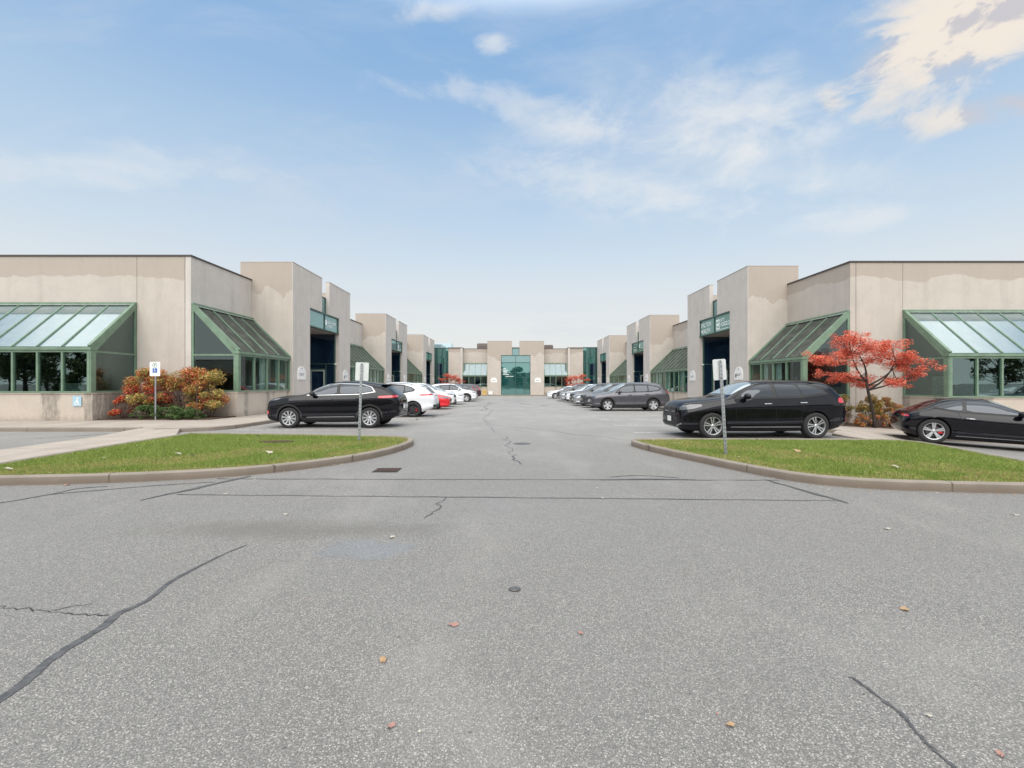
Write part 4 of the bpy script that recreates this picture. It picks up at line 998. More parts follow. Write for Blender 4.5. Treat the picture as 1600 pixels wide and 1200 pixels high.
for k, (x, y, w) in enumerate(((13.0, 18.15, .5), (13.9, 18.1, .55), (14.7, 18.15, .5), (15.5, 18.15, .5))):
    shrub('low_ground_shrub', (x, y, g(x, y) + .13), w, .28, .5, 900, [.2, .3, .2, .15, .05, .1], ['low rusty red ground shrub at the left end of the right bed', 'low rusty shrub in front of the red tree trunk', 'low yellowish shrub right of the red tree foot', 'low rusty shrub at the right end of the right bed'][k], seed=40 + k, mats=gp, clumps=14, leaf=.03, group='low shrubs along the right bed')
shrub('low_ground_shrub', (8.4, 67.9, g(8, 68) + .1), .9, .4, .8, 500, [.1, .2, .2, .3, .2, 0], 'small brownish shrub beside the far right window bay', seed=50, mats=gp, clumps=12, leaf=.06)

# ------------------------------------------------------------------ signs
def u_post(bm, p, q, w=.055):
    bar(bm, p, q, w, .03, up=Vector((0, 1, 0)))
    o_ = Vector((0, -.018, 0)); 
    n = 26
    for k in range(n):
        c = Vector(p).lerp(Vector(q), (k + .5) / n) + Vector((0, -.0165, 0))
        bar(bm, c - Vector((0, 0, .012)), c + Vector((0, 0, .012)), .014, .006, up=Vector((0, 1, 0)), mi=1)
def sign_panel(w, h, rad, m4):
    pts = []
    for cx, cy, a0 in ((w / 2 - rad, h / 2 - rad, 0), (-w / 2 + rad, h / 2 - rad, 90), (-w / 2 + rad, -h / 2 + rad, 180), (w / 2 - rad, -h / 2 + rad, 270)):
        for k in range(5): a = R(a0 + k * 22.5); pts.append((cx + rad * math.cos(a), cy + rad * math.sin(a)))
    bm = bmesh.new(); f = flatpoly(bm, m4, pts, 0); r = bmesh.ops.extrude_face_region(bm, geom=[f])
    for v in [e for e in r['geom'] if isinstance(e, bmesh.types.BMVert)]: v.co += m4.to_3x3() @ Vector((0, 0, -.004))
    return bm
def back_sign(loc, top, w, h, yaw, label):
    root = empty('sign_post', loc, 0, label, 'sign', 'parking signs seen from behind')
    bm = bmesh.new(); u_post(bm, (0, 0, -.15), top); bmobj('post', bm, [M['galv'], M['black_print']], root)
    T = Vector(top); m4 = Matrix.Translation((T.x, T.y + .03, T.z - h / 2 + .03)) @ Matrix.Rotation(yaw, 4, 'Z') @ Matrix.Rotation(math.atan2(T.x, T.z) , 4, 'Y') @ Matrix.Rotation(PI / 2, 4, 'X')
    bm = sign_panel(w, h, .03, m4); pn = bmobj('sign_panel', bm, M['sign_back'], root)
    bm = bmesh.new()
    for z in (h / 2 - .035, -h / 2 + .045): 
        p = m4 @ Vector((0, z, .012)); bmesh.ops.create_icosphere(bm, subdivisions=1, radius=.014, matrix=Matrix.Translation(p + Vector((0, -.03, 0))))
    bmobj('bolt', bm, M['rust'], pn)
    return root
back_sign((-3.82, 11.35, g(-3.8, 11.3) + .09), (.07, 0, 1.94), .33, .46, .0, 'grey back of a parking sign at the tip of the left grass island')
back_sign((4.3, 9.13, g(4.3, 9.1) + .09), (-.12, 0, 1.9), .28, .42, .12, 'grey back of a parking sign leaning in the right grass island')
root = empty('access_sign', (-14.02, 17.9, ob - .02), 0, 'white accessible parking sign on a post in front of the orange shrub', 'sign')
bm = bmesh.new(); u_post(bm, (0, 0, -.1), (0, 0, 2.2), .05); bmobj('post', bm, [M['galv'], M['black_print']], root)
m4 = Matrix.Translation((0, -.035, 2.0)) @ Matrix.Rotation(PI / 2, 4, 'X')
bm = sign_panel(.41, .56, .03, m4); pn = bmobj('sign_panel', bm, M['white'], root)
bm = bmesh.new()
def ring(bm, m4, cx, cy, r0, r1, z, n=24):
    for k in range(n):
        a, b = 2 * PI * k / n, 2 * PI * (k + 1) / n
        bm.faces.new([bm.verts.new(m4 @ Vector((cx + rr * math.cos(q), cy + rr * math.sin(q), z))) for rr, q in ((r0, a), (r1, a), (r1, b), (r0, b))])
ring(bm, m4, 0, .15, .078, .095, .004); bmobj('ring', bm, M['green_print'], pn)
textmesh('letter', 'P', .13, m4 @ Matrix.Translation((0, .105, .002)), M['black_print'], pn)
bm = bmesh.new(); flatpoly(bm, m4, [(-.09, -.15), (.09, -.15), (.09, .03), (-.09, .03)], .003); sq = bmobj('access_panel', bm, M['blue_print'], pn)
bm = bmesh.new(); ring(bm, m4, .0, -.09, .032, .042, .006, 14); flatpoly(bm, m4, disc_pts(-.01, .008, .014, 10), .006); flatpoly(bm, m4, [(-.02, -.005), (0, -.005), (.0, -.06), (-.02, -.06)], .0065); flatpoly(bm, m4, [(0, -.06), (.03, -.06), (.05, -.11), (.035, -.115), (.018, -.075), (0, -.075)], .006)
bmobj('wheelchair_symbol', bm, M['white'], sq)
bm = bmesh.new(); tube(bm, [(0, 0, -.1), (-.02, 0, .7), (-.03, 0, 1.42)], [.014, .013, .012], 6)
o = bmobj('rusty_stake', bm, M['rust']); o.location = (-12.27, 17.75, ob - .02); tag(o, 'thin rusty stake standing at the front of the left planting bed', 'stake')

# ------------------------------------------------------------------ behind the camera: what the windows mirror
def back_tree(loc, sc, label, seed, conifer=False):
    root = empty('shade_tree', loc, seed * 1.3, label, 'tree', 'trees across the road'); root.scale = (sc,) * 3; r = random.Random(seed)
    bm = bmesh.new(); tube(bm, [(0, 0, -.2), (.1, 0, 1.5), (0, .1, 3.2), (.1, 0, 5.)], [.2, .16, .12, .05], 8); cen = []
    if conifer:
        for k in range(26):
            z = 1. + k * .32; w = 2.1 * (1 - (z - 1) / 9.2); a = r.uniform(0, 2 * PI); cen.append(((w * .5 * math.cos(a), w * .5 * math.sin(a), z), (w * .62, w * .62, .3), None))
        tube(bm, [(0, 0, 5), (0, 0, 9.3)], [.08, .02], 5)
    else:
        for k in range(26):
            a = r.uniform(0, 2 * PI); q = math.sqrt(r.random()) * 2.3; z = r.uniform(2.3, 7.2); q *= math.sqrt(max(.1, 1 - ((z - 4.4) / 3.2) ** 2))
            c = (q * math.cos(a), q * math.sin(a), z); cen.append((c, (r.uniform(.6, 1.1),) * 2 + (r.uniform(.4, .8),), None)); tube(bm, curve((0, 0, min(z * .6, 4.2)), c, (0, 0, -.15), 3), [.06, .04, .03, .015], 5)
    bmobj('trunk', bm, M['bark'], root, True)
    leafcloud('crown', cen, 4200, .17, [M['l_dark'], M['l_green'], M['l_olive']], [.6, .25, .15], root, .8, seed, .6)
    return root
bt = [back_tree((-44, -6, 0), .95, 'broad dark tree across the road mirrored in the left windows', 1), back_tree((-4, -24, 0), 1.1, 'tall conifer across the road mirrored in the left court window', 2, True)]
for k, (x, y, s, ty) in enumerate(((-51, -11, 1., 0), (-38, -2, .7, 0), (-9, -26, .9, 1), (-58, -15, 1.2, 0), (49, -9, .85, 0), (66, -14, 1., 0), (7, -28, .9, 1), (57, -9, .8, 1), (12, -30, 1, 0), (2, -34, 1.1, 0), (-47, -14, .9, 1))):
    t = copytree(bt[ty]); t.location = (x, y, 0); t.rotation_euler = (0, 0, k * .9); t.scale = (s,) * 3; t['label'] = ('broad dark' if ty == 0 else 'pointed dark') + ' tree across the road, number %d from the mirrored row' % (k + 2)
    t['label'] = ('broad dark leafy tree' if ty == 0 else 'pointed dark conifer') + ' across the road ' + ['far left', 'left of the lane', 'left near the lane', 'at the far left end', 'right of the lane', 'far right', 'just right of the lane', 'at the far right end', 'right behind the road', 'in line with the lane', 'left behind the first row'][k]
Bb = empty('warehouse', (0, -40, 0), 0, 'long low pale warehouse across the road mirrored in the windows', 'building'); bpy.context.view_layer.update()
fb = Fr(0, -38, (1, 0), (0, -1))
bm = bmesh.new(); box(bm, fb, -60, 60, 0, 14, -.5, 5.6); part('wall', bm, M['stucco'], Bb)
bm = bmesh.new()
for k in range(22): box(bm, fb, -57 + k * 5.3, -54.2 + k * 5.3, -.04, -.01, 1., 3.4)
part('window', bm, M['glass_navy'], Bb); coping(Bb, fb, -60, 60, 0, 14, 5.6)
bpy.context.view_layer.update(); settle(Bb)
bm = bmesh.new()
for a, b, q in ((-60, -6, 0), (6, 60, 1)):
    bm.faces.new([bm.verts.new(p) for p in ((a, -30, .02), (b, -30, .02), (b, -12.5, .02), (a, -12.5, .02))])
tag(bmobj('verge', bm, M['turf']), kind='structure')
# ------------------------------------------------------------------ cars
def paint(name, col, metal=.3, rough=.28, dust=.12):
    m = N(name); p = m.pos()
    d = m.math('MULTIPLY', m.step(m.noise(p, 3.5, 5, .7), .42, .75), dust)
    c = m.mix(d, col, c3(.30, .29, .28))
    nd = m.bsdf(Base_Color=c, Roughness=m.math('ADD', rough, m.math('MULTIPLY', d, 1.2)), Metallic=metal)
    nd.inputs['Specular IOR Level'].default_value = .0 if dust < .04 else .2
    nd.inputs['Coat Weight'].default_value = .8; nd.inputs['Coat Roughness'].default_value = .03
    return m.id
P_black = paint('black_car_paint', c3(.003, .003, .006), .0, .6, .012)
P_char = paint('charcoal_car_paint', c3(.085, .085, .10), .6, .35, .08)
P_dgrey = paint('dark_grey_car_paint', c3(.05, .052, .06), .5, .33, .08)
P_white = paint('white_car_paint', c3(.74, .75, .78), .0, .35, .06)
P_pearl = paint('pale_pearl_car_paint', c3(.60, .62, .66), .1, .35, .06)
P_silver = paint('silver_car_paint', c3(.42, .43, .45), .7, .3, .06)
P_red = paint('red_car_paint', c3(.62, .012, .02), .0, .3, .04)
P_wine = paint('wine_car_paint', c3(.05, .02, .03), .3, .3, .06)
M['car_glass'] = opaque_glass('tinted_car_glass', c3(.018, .020, .024), c3(.85, .92, 1), .07, .6, .02)
M['wind_glass'] = opaque_glass('misted_windshield', c3(.20, .23, .23), c3(.9, .95, 1), .22, .8, .08)
M['trim_black'] = simple('black_plastic_trim', c3(.018, .018, .02), .55)
M['trim_chrome'] = simple('satin_chrome_trim', c3(.45, .46, .48), .25, .9)
M['tyre'] = simple('tyre_rubber', c3(.022, .022, .023), .85)
M['alloy'] = simple('alloy_silver', c3(.58, .59, .61), .3, .8)
M['alloy_dark'] = simple('dark_alloy', c3(.06, .06, .065), .35, .7)
M['lamp_red'] = simple('red_tail_lens', c3(.50, .012, .025), .15, 0, 0, coat=1.)
M['lamp_clear'] = simple('clear_headlamp', c3(.09, .095, .105), .12, .1, .1, coat=1., vs=40)
M['brake'] = simple('brake_disc', c3(.12, .12, .125), .5, .6)
M['caliper'] = simple('red_caliper', c3(.6, .02, .03), .4)
M['seam'] = simple('panel_gap', c3(.003, .003, .004), .8)

def interp(tab):
    xs = [p[0] for p in tab]; ys = [p[1] for p in tab]; n = len(xs)
    d = [(ys[i + 1] - ys[i]) / (xs[i + 1] - xs[i]) for i in range(n - 1)]
    m = [d[0]] + [0 if d[i - 1] * d[i] <= 0 else 2 * d[i - 1] * d[i] / (d[i - 1] + d[i]) for i in range(1, n - 1)] + [d[-1]]
    def f(x):
        if x <= xs[0]: return ys[0]
        if x >= xs[-1]: return ys[-1]
        i = 0
        while x > xs[i + 1]: i += 1
        h = xs[i + 1] - xs[i]; t = (x - xs[i]) / h
        return (2 * t ** 3 - 3 * t * t + 1) * ys[i] + (t ** 3 - 2 * t * t + t) * h * m[i] + (-2 * t ** 3 + 3 * t * t) * ys[i + 1] + (t ** 3 - t * t) * h * m[i + 1]
    return f
SIDE = interp([(0, .86), (.10, .955), (.22, .985), (.36, .965), (.58, .985), (.76, 1.), (.88, .985), (1, .935)])
def wheel_mesh(r, wd, style):
    """tyre and rim meshes, axle along y, outer face at -y"""
    t = bmesh.new(); seg = 44
    prof = [(.66 * r, -wd * .36), (.70 * r, -wd * .47), (.82 * r, -wd * .5), (.93 * r, -wd * .47), (.985 * r, -wd * .36), (r, -wd * .2), (r, wd * .2), (.985 * r, wd * .4), (.8 * r, wd * .5), (.66 * r, wd * .4)]
    def lathe(bm, prof, seg=seg, mi=0):
        rings = [[bm.verts.new((rr * math.cos(2 * PI * k / seg), y, rr * math.sin(2 * PI * k / seg))) for k in range(seg)] for rr, y in prof]
        for a, b in zip(rings, rings[1:]):
            for k in range(seg): bm.faces.new((a[k], a[(k + 1) % seg], b[(k + 1) % seg], b[k])).material_index = mi
        return rings
    lathe(t, prof)
    me1 = bpy.data.meshes.new('wheel'); bmesh.ops.recalc_face_normals(t, faces=t.faces); t.to_mesh(me1); t.free(); me1.materials.append(M['tyre']); me1.shade_smooth()
    b = bmesh.new(); R1 = .69 * r
    lathe(b, [(R1, -wd * .44), (R1 * .985, -wd * .455), (R1 * .93, -wd * .44), (R1 * .9, -wd * .34), (R1 * .9, wd * .2)], mi=1 if style.get('darklip') else 0)
    y0 = -wd * .40
    n = style['n']; w0, w1 = style['w0'] * R1, style['w1'] * R1
    for k in range(n):
        a = 2 * PI * k / n + PI / 2
        for off, sub in ([(0, 1.)] if not style.get('split') else [(-style['split'], .5), (style['split'], .5)]):
            a1 = a + off; pts = []
            ri, ro = .12 * R1, .95 * R1
            ca, sa = math.cos(a), math.sin(a); c1, s1 = math.cos(a1), math.sin(a1)
            wi, wo = w0 * sub, w1 * sub
            inn = [(ri * ca - wi * -sa * q + (off * R1 * .25) * -sa, ri * sa - wi * ca * q + (off * R1 * .25) * ca) for q in (1, -1)]
            out = [(ro * c1 - wo * -s1 * q, ro * s1 - wo * c1 * q) for q in (1, -1)]
            vs = []
            for y in (y0 - .012, y0 + .03):
                dish = .018 if style.get('dish', True) else 0
                vs.append([b.verts.new((inn[0][0], y + dish, inn[0][1])), b.verts.new((inn[1][0], y + dish, inn[1][1])), b.verts.new((out[1][0], y, out[1][1])), b.verts.new((out[0][0], y, out[0][1]))])
            A, B_ = vs
            fa = b.faces.new(A); fa.material_index = 0
            for q in range(4): b.faces.new((A[q], A[(q + 1) % 4], B_[(q + 1) % 4], B_[q])).material_index = 1
    lathe(b, [(.001, y0 - .008), (.10 * R1, y0 - .006), (.17 * R1, y0 + .006), (.17 * R1, y0 + .04)], 20)
    me2 = bpy.data.meshes.new('rim'); bmesh.ops.recalc_face_normals(b, faces=b.faces); b.to_mesh(me2); b.free()
    me2.materials.append(style.get('m0', M['alloy'])); me2.materials.append(style.get('m1', M['alloy_dark']))
    d = bmesh.new(); lathe(d, [(.001, wd * .02), (.60 * r, wd * .02)], 28); lathe(d, [(.001, -wd * .12), (.46 * r, -wd * .12), (.46 * r, -wd * .02)], 28, 1)
    if style.get('cal'):
        for k in range(6):
            pass
        box(d, WF, .28 * r, .56 * r, -wd * .3, -wd * .1, -.16 * r, .22 * r, 2)
    me3 = bpy.data.meshes.new('brake_disc'); d.to_mesh(me3); d.free()
    for q in ('trim_black', 'brake', 'caliper'): me3.materials.append(M[q])
    return me1, me2, me3

class Car:
    def __init__(s, sp):
        s.sp = sp; s.L = sp['L']; s.W = sp['W']
        s.top = interp(sp['top']); s.belt_ = interp(sp['belt']); s.bot = interp(sp['bot']); s.plan = interp(sp['plan'])
        s.lean = interp(sp['lean'])
        s.belt = lambda x: min(s.belt_(x), s.top(x) - .015)
        s.body_bm()
    def ring(s, x):
        W = s.W / 2 * s.plan(x); b = s.bot(x); be = s.belt(x); t = s.top(x); pts = [(0, b), (W * .5, b), (W * .80, b)]
        for k in range(15): q = k / 14; pts.append((W * SIDE(q), b + (be - b) * q))
        hgt = t - be; n = 5. if hgt > .2 else 2.6; m = 2.6 if hgt > .2 else 2.2
        k_ = sstep(.08, .35, hgt); n = 2.2 + 3.0 * k_; m = 2. + .7 * k_; le = s.lean(x) * k_
        for k in range(1, 19):
            th = PI / 2 * k / 18; f = max(0, math.cos(th)) ** (2 / m); h = math.sin(th) ** (2 / n)
            pts.append((W * .935 * (1 - le * h) * f, be + hgt * h))
        pts[-1] = (0, t)
        return pts
    def body_bm(s):
        L = s.L; xs = []
        n = 84
        for k in range(n + 1):
            q = k / n; xs.append(L * (q + .10 * math.sin(2 * PI * q) * -1 * .0))
        xs = sorted(set([0, .012, .03, .06, .1] + [x for x in xs if .12 < x < L - .12] + [L - .1, L - .06, L - .03, L - .012, L]))
        bm = bmesh.new(); prev = None
        for x in xs:
            r = s.ring(x); full = r + [(-y, z) for y, z in r[-2:0:-1]]
            cur = [bm.verts.new((x - L / 2, y, z)) for y, z in full]
            if prev:
                m = len(cur)
                for k in range(m): bm.faces.new((prev[k], prev[(k + 1) % m], cur[(k + 1) % m], cur[k]))
            else: bm.faces.new(cur[::-1])
            prev = cur
        bm.faces.new(prev); bmesh.ops.recalc_face_normals(bm, faces=bm.faces)
        s.bvh = BVHTree.FromBMesh(bm)
        me = bpy.data.meshes.new('body'); bm.to_mesh(me); bm.free(); me.materials.append(P_black); me.materials.append(M['trim_black'])
        # cut wheel wells
        o = bpy.data.objects.new('tmp', me); COL.objects.link(o); cb = bmesh.new(); r = s.sp['r'] + s.sp.get('gap', .045)
        for ax in s.axles():
            for sg in (-1, 1):
                m4 = Matrix.Translation((ax, sg * s.W / 2, s.sp['r'] + .01)) @ Matrix.Rotation(PI / 2, 4, 'X')
                bmesh.ops.create_cone(cb, cap_ends=True, segments=48, radius1=r, radius2=r, depth=.66, matrix=m4)
        for f in cb.faces: f.material_index = 1
        cm = bpy.data.meshes.new('tmpc'); cb.to_mesh(cm); cb.free(); cm.materials.append(P_black); cm.materials.append(M['trim_black'])
        c = bpy.data.objects.new('tmpc', cm); COL.objects.link(c)
        md = o.modifiers.new('b', 'BOOLEAN'); md.object = c; md.operation = 'DIFFERENCE'; md.solver = 'EXACT'
        dg = bpy.context.evaluated_depsgraph_get(); s.body = bpy.data.meshes.new_from_object(o.evaluated_get(dg)); s.body.name = 'body'
        bpy.data.objects.remove(o); bpy.data.objects.remove(c)
        s.body.shade_smooth()
        b2 = bmesh.new(); b2.from_mesh(s.body)
        for e in b2.edges:
            if len(e.link_faces) == 2 and e.calc_face_angle(0) > R(38): e.smooth = False
        b2.to_mesh(s.body); b2.free()
    def axles(s): return (s.sp['fo'] - s.L / 2, s.sp['fo'] + s.sp['wb'] - s.L / 2)
    def decal(s, name, poly, view, mat, parent, off=.004, step=.05, mirror=False, th=.0, smooth=True):
        """lay a polygon on the body. view: 'side' (x from nose, z), 'front'/'rear' (y,z), 'top' (x,y), or (direction vector)"""
        L = s.L
        if view == 'side': O, A, B_, Dv = Vector((-L / 2, -3, 0)), Vector((1, 0, 0)), Vector((0, 0, 1)), Vector((0, 1, 0))
        elif view == 'front': O, A, B_, Dv = Vector((-L, 0, 0)), Vector((0, 1, 0)), Vector((0, 0, 1)), Vector((1, 0, 0))
        elif view == 'rear': O, A, B_, Dv = Vector((L, 0, 0)), Vector((0, 1, 0)), Vector((0, 0, 1)), Vector((-1, 0, 0))
        elif view == 'top': O, A, B_, Dv = Vector((-L / 2, 0, 4)), Vector((1, 0, 0)), Vector((0, 1, 0)), Vector((0, 0, -1))
        else:   # diagonal corner view: centre x, y of the corner, angle
            cx, cy, ang = view; Dv = Vector((math.cos(ang), math.sin(ang), 0)); A = Vector((Dv.y, -Dv.x, 0)); B_ = Vector((0, 0, 1)); O = Vector((cx - L / 2, cy, 0)) - Dv * 2.
        bm = bmesh.new(); bm.faces.new([bm.verts.new((a, b, 0)) for a, b in poly])
        xs = [p[0] for p in poly]; ys = [p[1] for p in poly]
        for ax, lo, hi in ((0, min(xs), max(xs)), (1, min(ys), max(ys))):
            k = math.ceil(lo / step) * step
            while k < hi - 1e-6:
                if k > lo + 1e-6: bmesh.ops.bisect_plane(bm, geom=bm.verts[:] + bm.edges[:] + bm.faces[:], plane_co=(k, k, 0), plane_no=(1, 0, 0) if ax == 0 else (0, 1, 0))
                k += step
        last = None; bad = []
        for v in bm.verts:
            o = O + A * v.co.x + B_ * v.co.y; hit, nrm, _, _ = s.bvh.ray_cast(o, Dv)
            if hit is None: bad.append((v, o)); continue
            if nrm.dot(Dv) > 0: nrm = -nrm
            v.co = hit + nrm * off; last = v.co.copy()
        for v, o in bad:
            hit, nrm, _, _ = s.bvh.find_nearest(o + Dv * 2.)
            v.co = hit + nrm * off
        if th:
            bmesh.ops.recalc_face_normals(bm, faces=bm.faces)
            f0 = bm.faces[:][0]
            r = bmesh.ops.extrude_face_region(bm, geom=bm.faces[:])
            nv = [e for e in r['geom'] if isinstance(e, bmesh.types.BMVert)]
            for v in nv: v.co -= Dv * th
        if mirror:
            for v in bm.verts: v.co.y = -v.co.y
        bmesh.ops.recalc_face_normals(bm, faces=bm.faces)
        # face outwards
        c = sum((f.normal for f in bm.faces), Vector())
        DD = Vector((Dv.x, -Dv.y if mirror else Dv.y, Dv.z))
        if not th and c.dot(DD) > 0: bmesh.ops.reverse_faces(bm, faces=bm.faces)
        me = bpy.data.meshes.new(name); bm.to_mesh(me); bm.free(); o = link(name, me, mat, parent, smooth); return o
def ringpoly(cx, cz, r0, r1, a0, a1, n=22):
    p = [(cx + r1 * math.cos(R(a0 + (a1 - a0) * k / n)), cz + r1 * math.sin(R(a0 + (a1 - a0) * k / n))) for k in range(n + 1)]
    return p + [(cx + r0 * math.cos(R(a1 + (a0 - a1) * k / n)), cz + r0 * math.sin(R(a1 + (a0 - a1) * k / n))) for k in range(n + 1)]
def grow(poly, d):
    cx = sum(p[0] for p in poly) / len(poly); cy = sum(p[1] for p in poly) / len(poly); out = []; n = len(poly)
    ar = sum(poly[i][0] * poly[(i + 1) % n][1] - poly[(i + 1) % n][0] * poly[i][1] for i in range(n)); sg = 1 if ar > 0 else -1
    for i in range(n):
        a, b, c = Vector(poly[i - 1]), Vector(poly[i]), Vector(poly[(i + 1) % n])
        n1 = Vector(((b - a).y, -(b - a).x)).normalized() * sg; n2 = Vector(((c - b).y, -(c - b).x)).normalized() * sg
        m = n1 + n2
        if m.length < .2: m = n1
        m = m.normalized(); q = b + m * d / max(.5, m.dot(n1)); out.append((q.x, q.y))
    return out
def round_poly(poly, k=.25, it=2):
    for _ in range(it):
        out = []
        for i in range(len(poly)):
            a, b = poly[i], poly[(i + 1) % len(poly)]
            out += [(a[0] + (b[0] - a[0]) * k, a[1] + (b[1] - a[1]) * k), (a[0] + (b[0] - a[0]) * (1 - k), a[1] + (b[1] - a[1]) * (1 - k))]
        poly = out
    return poly
PLAN = [(0, .62), (.03, .74), (.08, .83), (.18, .90), (.4, .955), (.9, .99), (1.6, 1.)]
def plan(L, tail=(.5, .975, .25, .94, .1, .88, .03, .80, .0, .70)):
    t = tail; return PLAN + [(L - 1.1, 1.), (L - t[0], t[1]), (L - t[2], t[3]), (L - t[4], t[5]), (L - t[6], t[7]), (L, t[9])]
def build_car(sp, paintm, loc, rz, label, group=None, cat='car', pitch=0.):
    C = Car(sp); L, W = sp['L'], sp['W']; r = sp['r']
    root = empty('parked_car', (loc[0], loc[1], g(loc[0], loc[1])), rz, label, cat, group)
    if pitch: root.rotation_euler = (0, pitch, rz)
    me = C.body; o = bpy.data.objects.new('body', me); COL.objects.link(o); o.parent = root
    o.material_slots[0].link = 'OBJECT'; o.material_slots[0].material = paintm
    me1, me2, me3 = wheel_mesh(r, sp.get('tw', .235), sp['rim'])
    for ax in C.axles():
        for sg in (-1, 1):
            w = bpy.data.objects.new('wheel', me1); COL.objects.link(w); w.parent = root; w.location = (ax, sg * (W / 2 - sp.get('tw', .235) / 2 - .015), r); w.rotation_euler = (0, random.uniform(0, 1.2) if sg < 0 else 0, 0 if sg < 0 else PI)
            for nm, mm in (('rim', me2), ('brake_disc', me3)): q = bpy.data.objects.new(nm, mm); COL.objects.link(q); q.parent = w
    D = C.decal; tr = M['trim_black']
    for mir in (False, True):
        for nm, poly in sp['glass']:
            pg = round_poly(poly, .12, 1)
            q = D('side_window', pg, 'side', M['car_glass'], root, .016, mirror=mir)
        q = D('window_surround', grow(sp['dlo'], .028), 'side', sp.get('surround', M['trim_black']), root, .004, mirror=mir)
        q = D('window_pillar', sp['dlo'], 'side', tr, root, .010, mirror=mir)
        if sp.get('headlight'): D('headlight', round_poly(sp['headlight'], .15, 1), sp['hv'], M['lamp_clear'], root, .008, .03, mirror=mir)
        if sp.get('taillight'): D('taillight', round_poly(sp['taillight'], .15, 1), sp['tv'], M['lamp_red'], root, .008, .03, mirror=mir)
        for poly in sp.get('seams', []):
            D('door_gap', poly, 'side', M['seam'], root, .003, .06, mirror=mir)
        for x, z, ww in sp.get('handles', []):
            D('door_handle', [(x, z), (x + ww, z + .008), (x + ww, z + .034), (x, z + .026)], 'side', sp.get('handle_m', M['trim_chrome']), root, .008, .05, mirror=mir, th=.025)
        if sp.get('clad'):
            cl = M[sp['clad']] if sp['clad'] != 'body' else paintm
            D('sill_cladding', [(sp['fo'] + r + .09, C.bot(1.3) + .015), (sp['fo'] + sp['wb'] - r - .09, C.bot(1.3) + .015), (sp['fo'] + sp['wb'] - r - .09, .385), (sp['fo'] + r + .09, .36)], 'side', cl, root, .006, .08, mirror=mir)
            if sp.get('arch', True):
                for ax in C.axles(): D('wheel_arch', ringpoly(ax + L / 2, r + .01, r + sp.get('gap', .045) + .002, r + .105, -2, 182), 'side', cl, root, .012, .05, mirror=mir)
        if sp.get('strip'): D('chrome_strip', sp['strip'], 'side', M['trim_chrome'], root, .012, .08, mirror=mir)
        # mirror housing
        mx, mz = sp['mirror']; hit = C.bvh.ray_cast(Vector((mx - L / 2, -3, mz)), Vector((0, 1, 0)))[0]; yy = hit.y if hit else -W / 2 * .9
        bm = bmesh.new(); sgn = -1 if mir else 1
        bmesh.ops.create_uvsphere(bm, u_segments=14, v_segments=10, radius=1, matrix=Matrix.Translation((mx - L / 2, (yy - .13), mz + .06)) @ Matrix.Diagonal((.085, .12, .085, 1)))
        bar(bm, (mx - L / 2, yy + .03, mz - .02), (mx - L / 2, yy - .08, mz + .01), .06, .035)
        if mir:
            for v in bm.verts: v.co.y = -v.co.y
        q = bmobj('side_mirror', bm, paintm if sp.get('mirror_body', True) else tr, root, True)
    D('windshield', round_poly(sp['ws'], .1, 1), 'top', M['wind_glass'], root, .006, .08)
    D('rear_window', round_poly(sp['rw'], .1, 1), sp.get('rwv', 'rear'), M['car_glass'], root, .008, .05)
    if sp.get('rwedge'): pass
    if sp.get('grille'): 
        q = D('grille', round_poly(sp['grille'], .1, 1), 'front', tr, root, .010, .04)
    if sp.get('intake'): D('bumper_intake', round_poly(sp['intake'], .12, 1), 'front', tr, root, .010, .04)
    for nm, poly, v, mt in sp.get('extra', []): D(nm, poly, v, mt, root, .014, .04)
    if sp.get('plate_f'): D('number_plate', [(-.15, sp['plate_f']), (.15, sp['plate_f']), (.15, sp['plate_f'] + .15), (-.15, sp['plate_f'] + .15)], 'front', M['white'], root, .022, .2, smooth=False)
    if sp.get('plate_r'): D('number_plate', [(-.15, sp['plate_r']), (.15, sp['plate_r']), (.15, sp['plate_r'] + .15), (-.15, sp['plate_r'] + .15)], 'rear', M['white'], root, .022, .2, smooth=False)
    if sp.get('rails'):
        for sg in (-1, 1):
            bm = bmesh.new(); x0, x1 = sp['rails']; pts = []
            for k in range(9):
                x = x0 + (x1 - x0) * k / 8; h = C.bvh.ray_cast(Vector((x - L / 2, sg * W / 2 * .66, 4)), Vector((0, 0, -1)))[0]
                pts.append((x - L / 2, sg * W / 2 * .66, h.z + (.035 if 0 < k < 8 else -.005)))
            tube(bm, pts, .014, 6); bmobj('roof_rail', bm, sp.get('rail_m', tr), root, True)
    if sp.get('spoiler'):
        x, z, ln = sp['spoiler']; bm = bmesh.new()
        hw = W * .34; v = [bm.verts.new(p) for p in ((x - L / 2, -hw, z), (x - L / 2, hw, z), (x + ln - L / 2, hw * .96, z - .02), (x + ln - L / 2, -hw * .96, z - .02))]; bm.faces.new(v)
        bmesh.ops.solidify(bm, geom=bm.faces[:], thickness=.035); bmobj('roof_spoiler', bm, sp.get('spoiler_m', paintm), root)
    if sp.get('badge'):
        zc_, rr = sp['badge']; bm = bmesh.new(); hit = C.bvh.ray_cast(Vector((-L, 0, zc_)), Vector((1, 0, 0)))[0]; x = hit.x - .022
        m4 = Matrix.Translation((x, 0, zc_)) @ Matrix.Rotation(-PI / 2, 4, 'Z') @ Matrix.Rotation(PI / 2, 4, 'X')
        ring(bm, m4, 0, 0, rr * .84, rr, 0., 24)
        for k in range(3):
            a = PI / 2 + k * 2 * PI / 3; flatpoly(bm, m4, [(rr * .9 * math.cos(a), rr * .9 * math.sin(a)), (rr * .13 * math.cos(a + PI / 3), rr * .13 * math.sin(a + PI / 3)), (0, 0), (rr * .13 * math.cos(a - PI / 3), rr * .13 * math.sin(a - PI / 3))], .0)
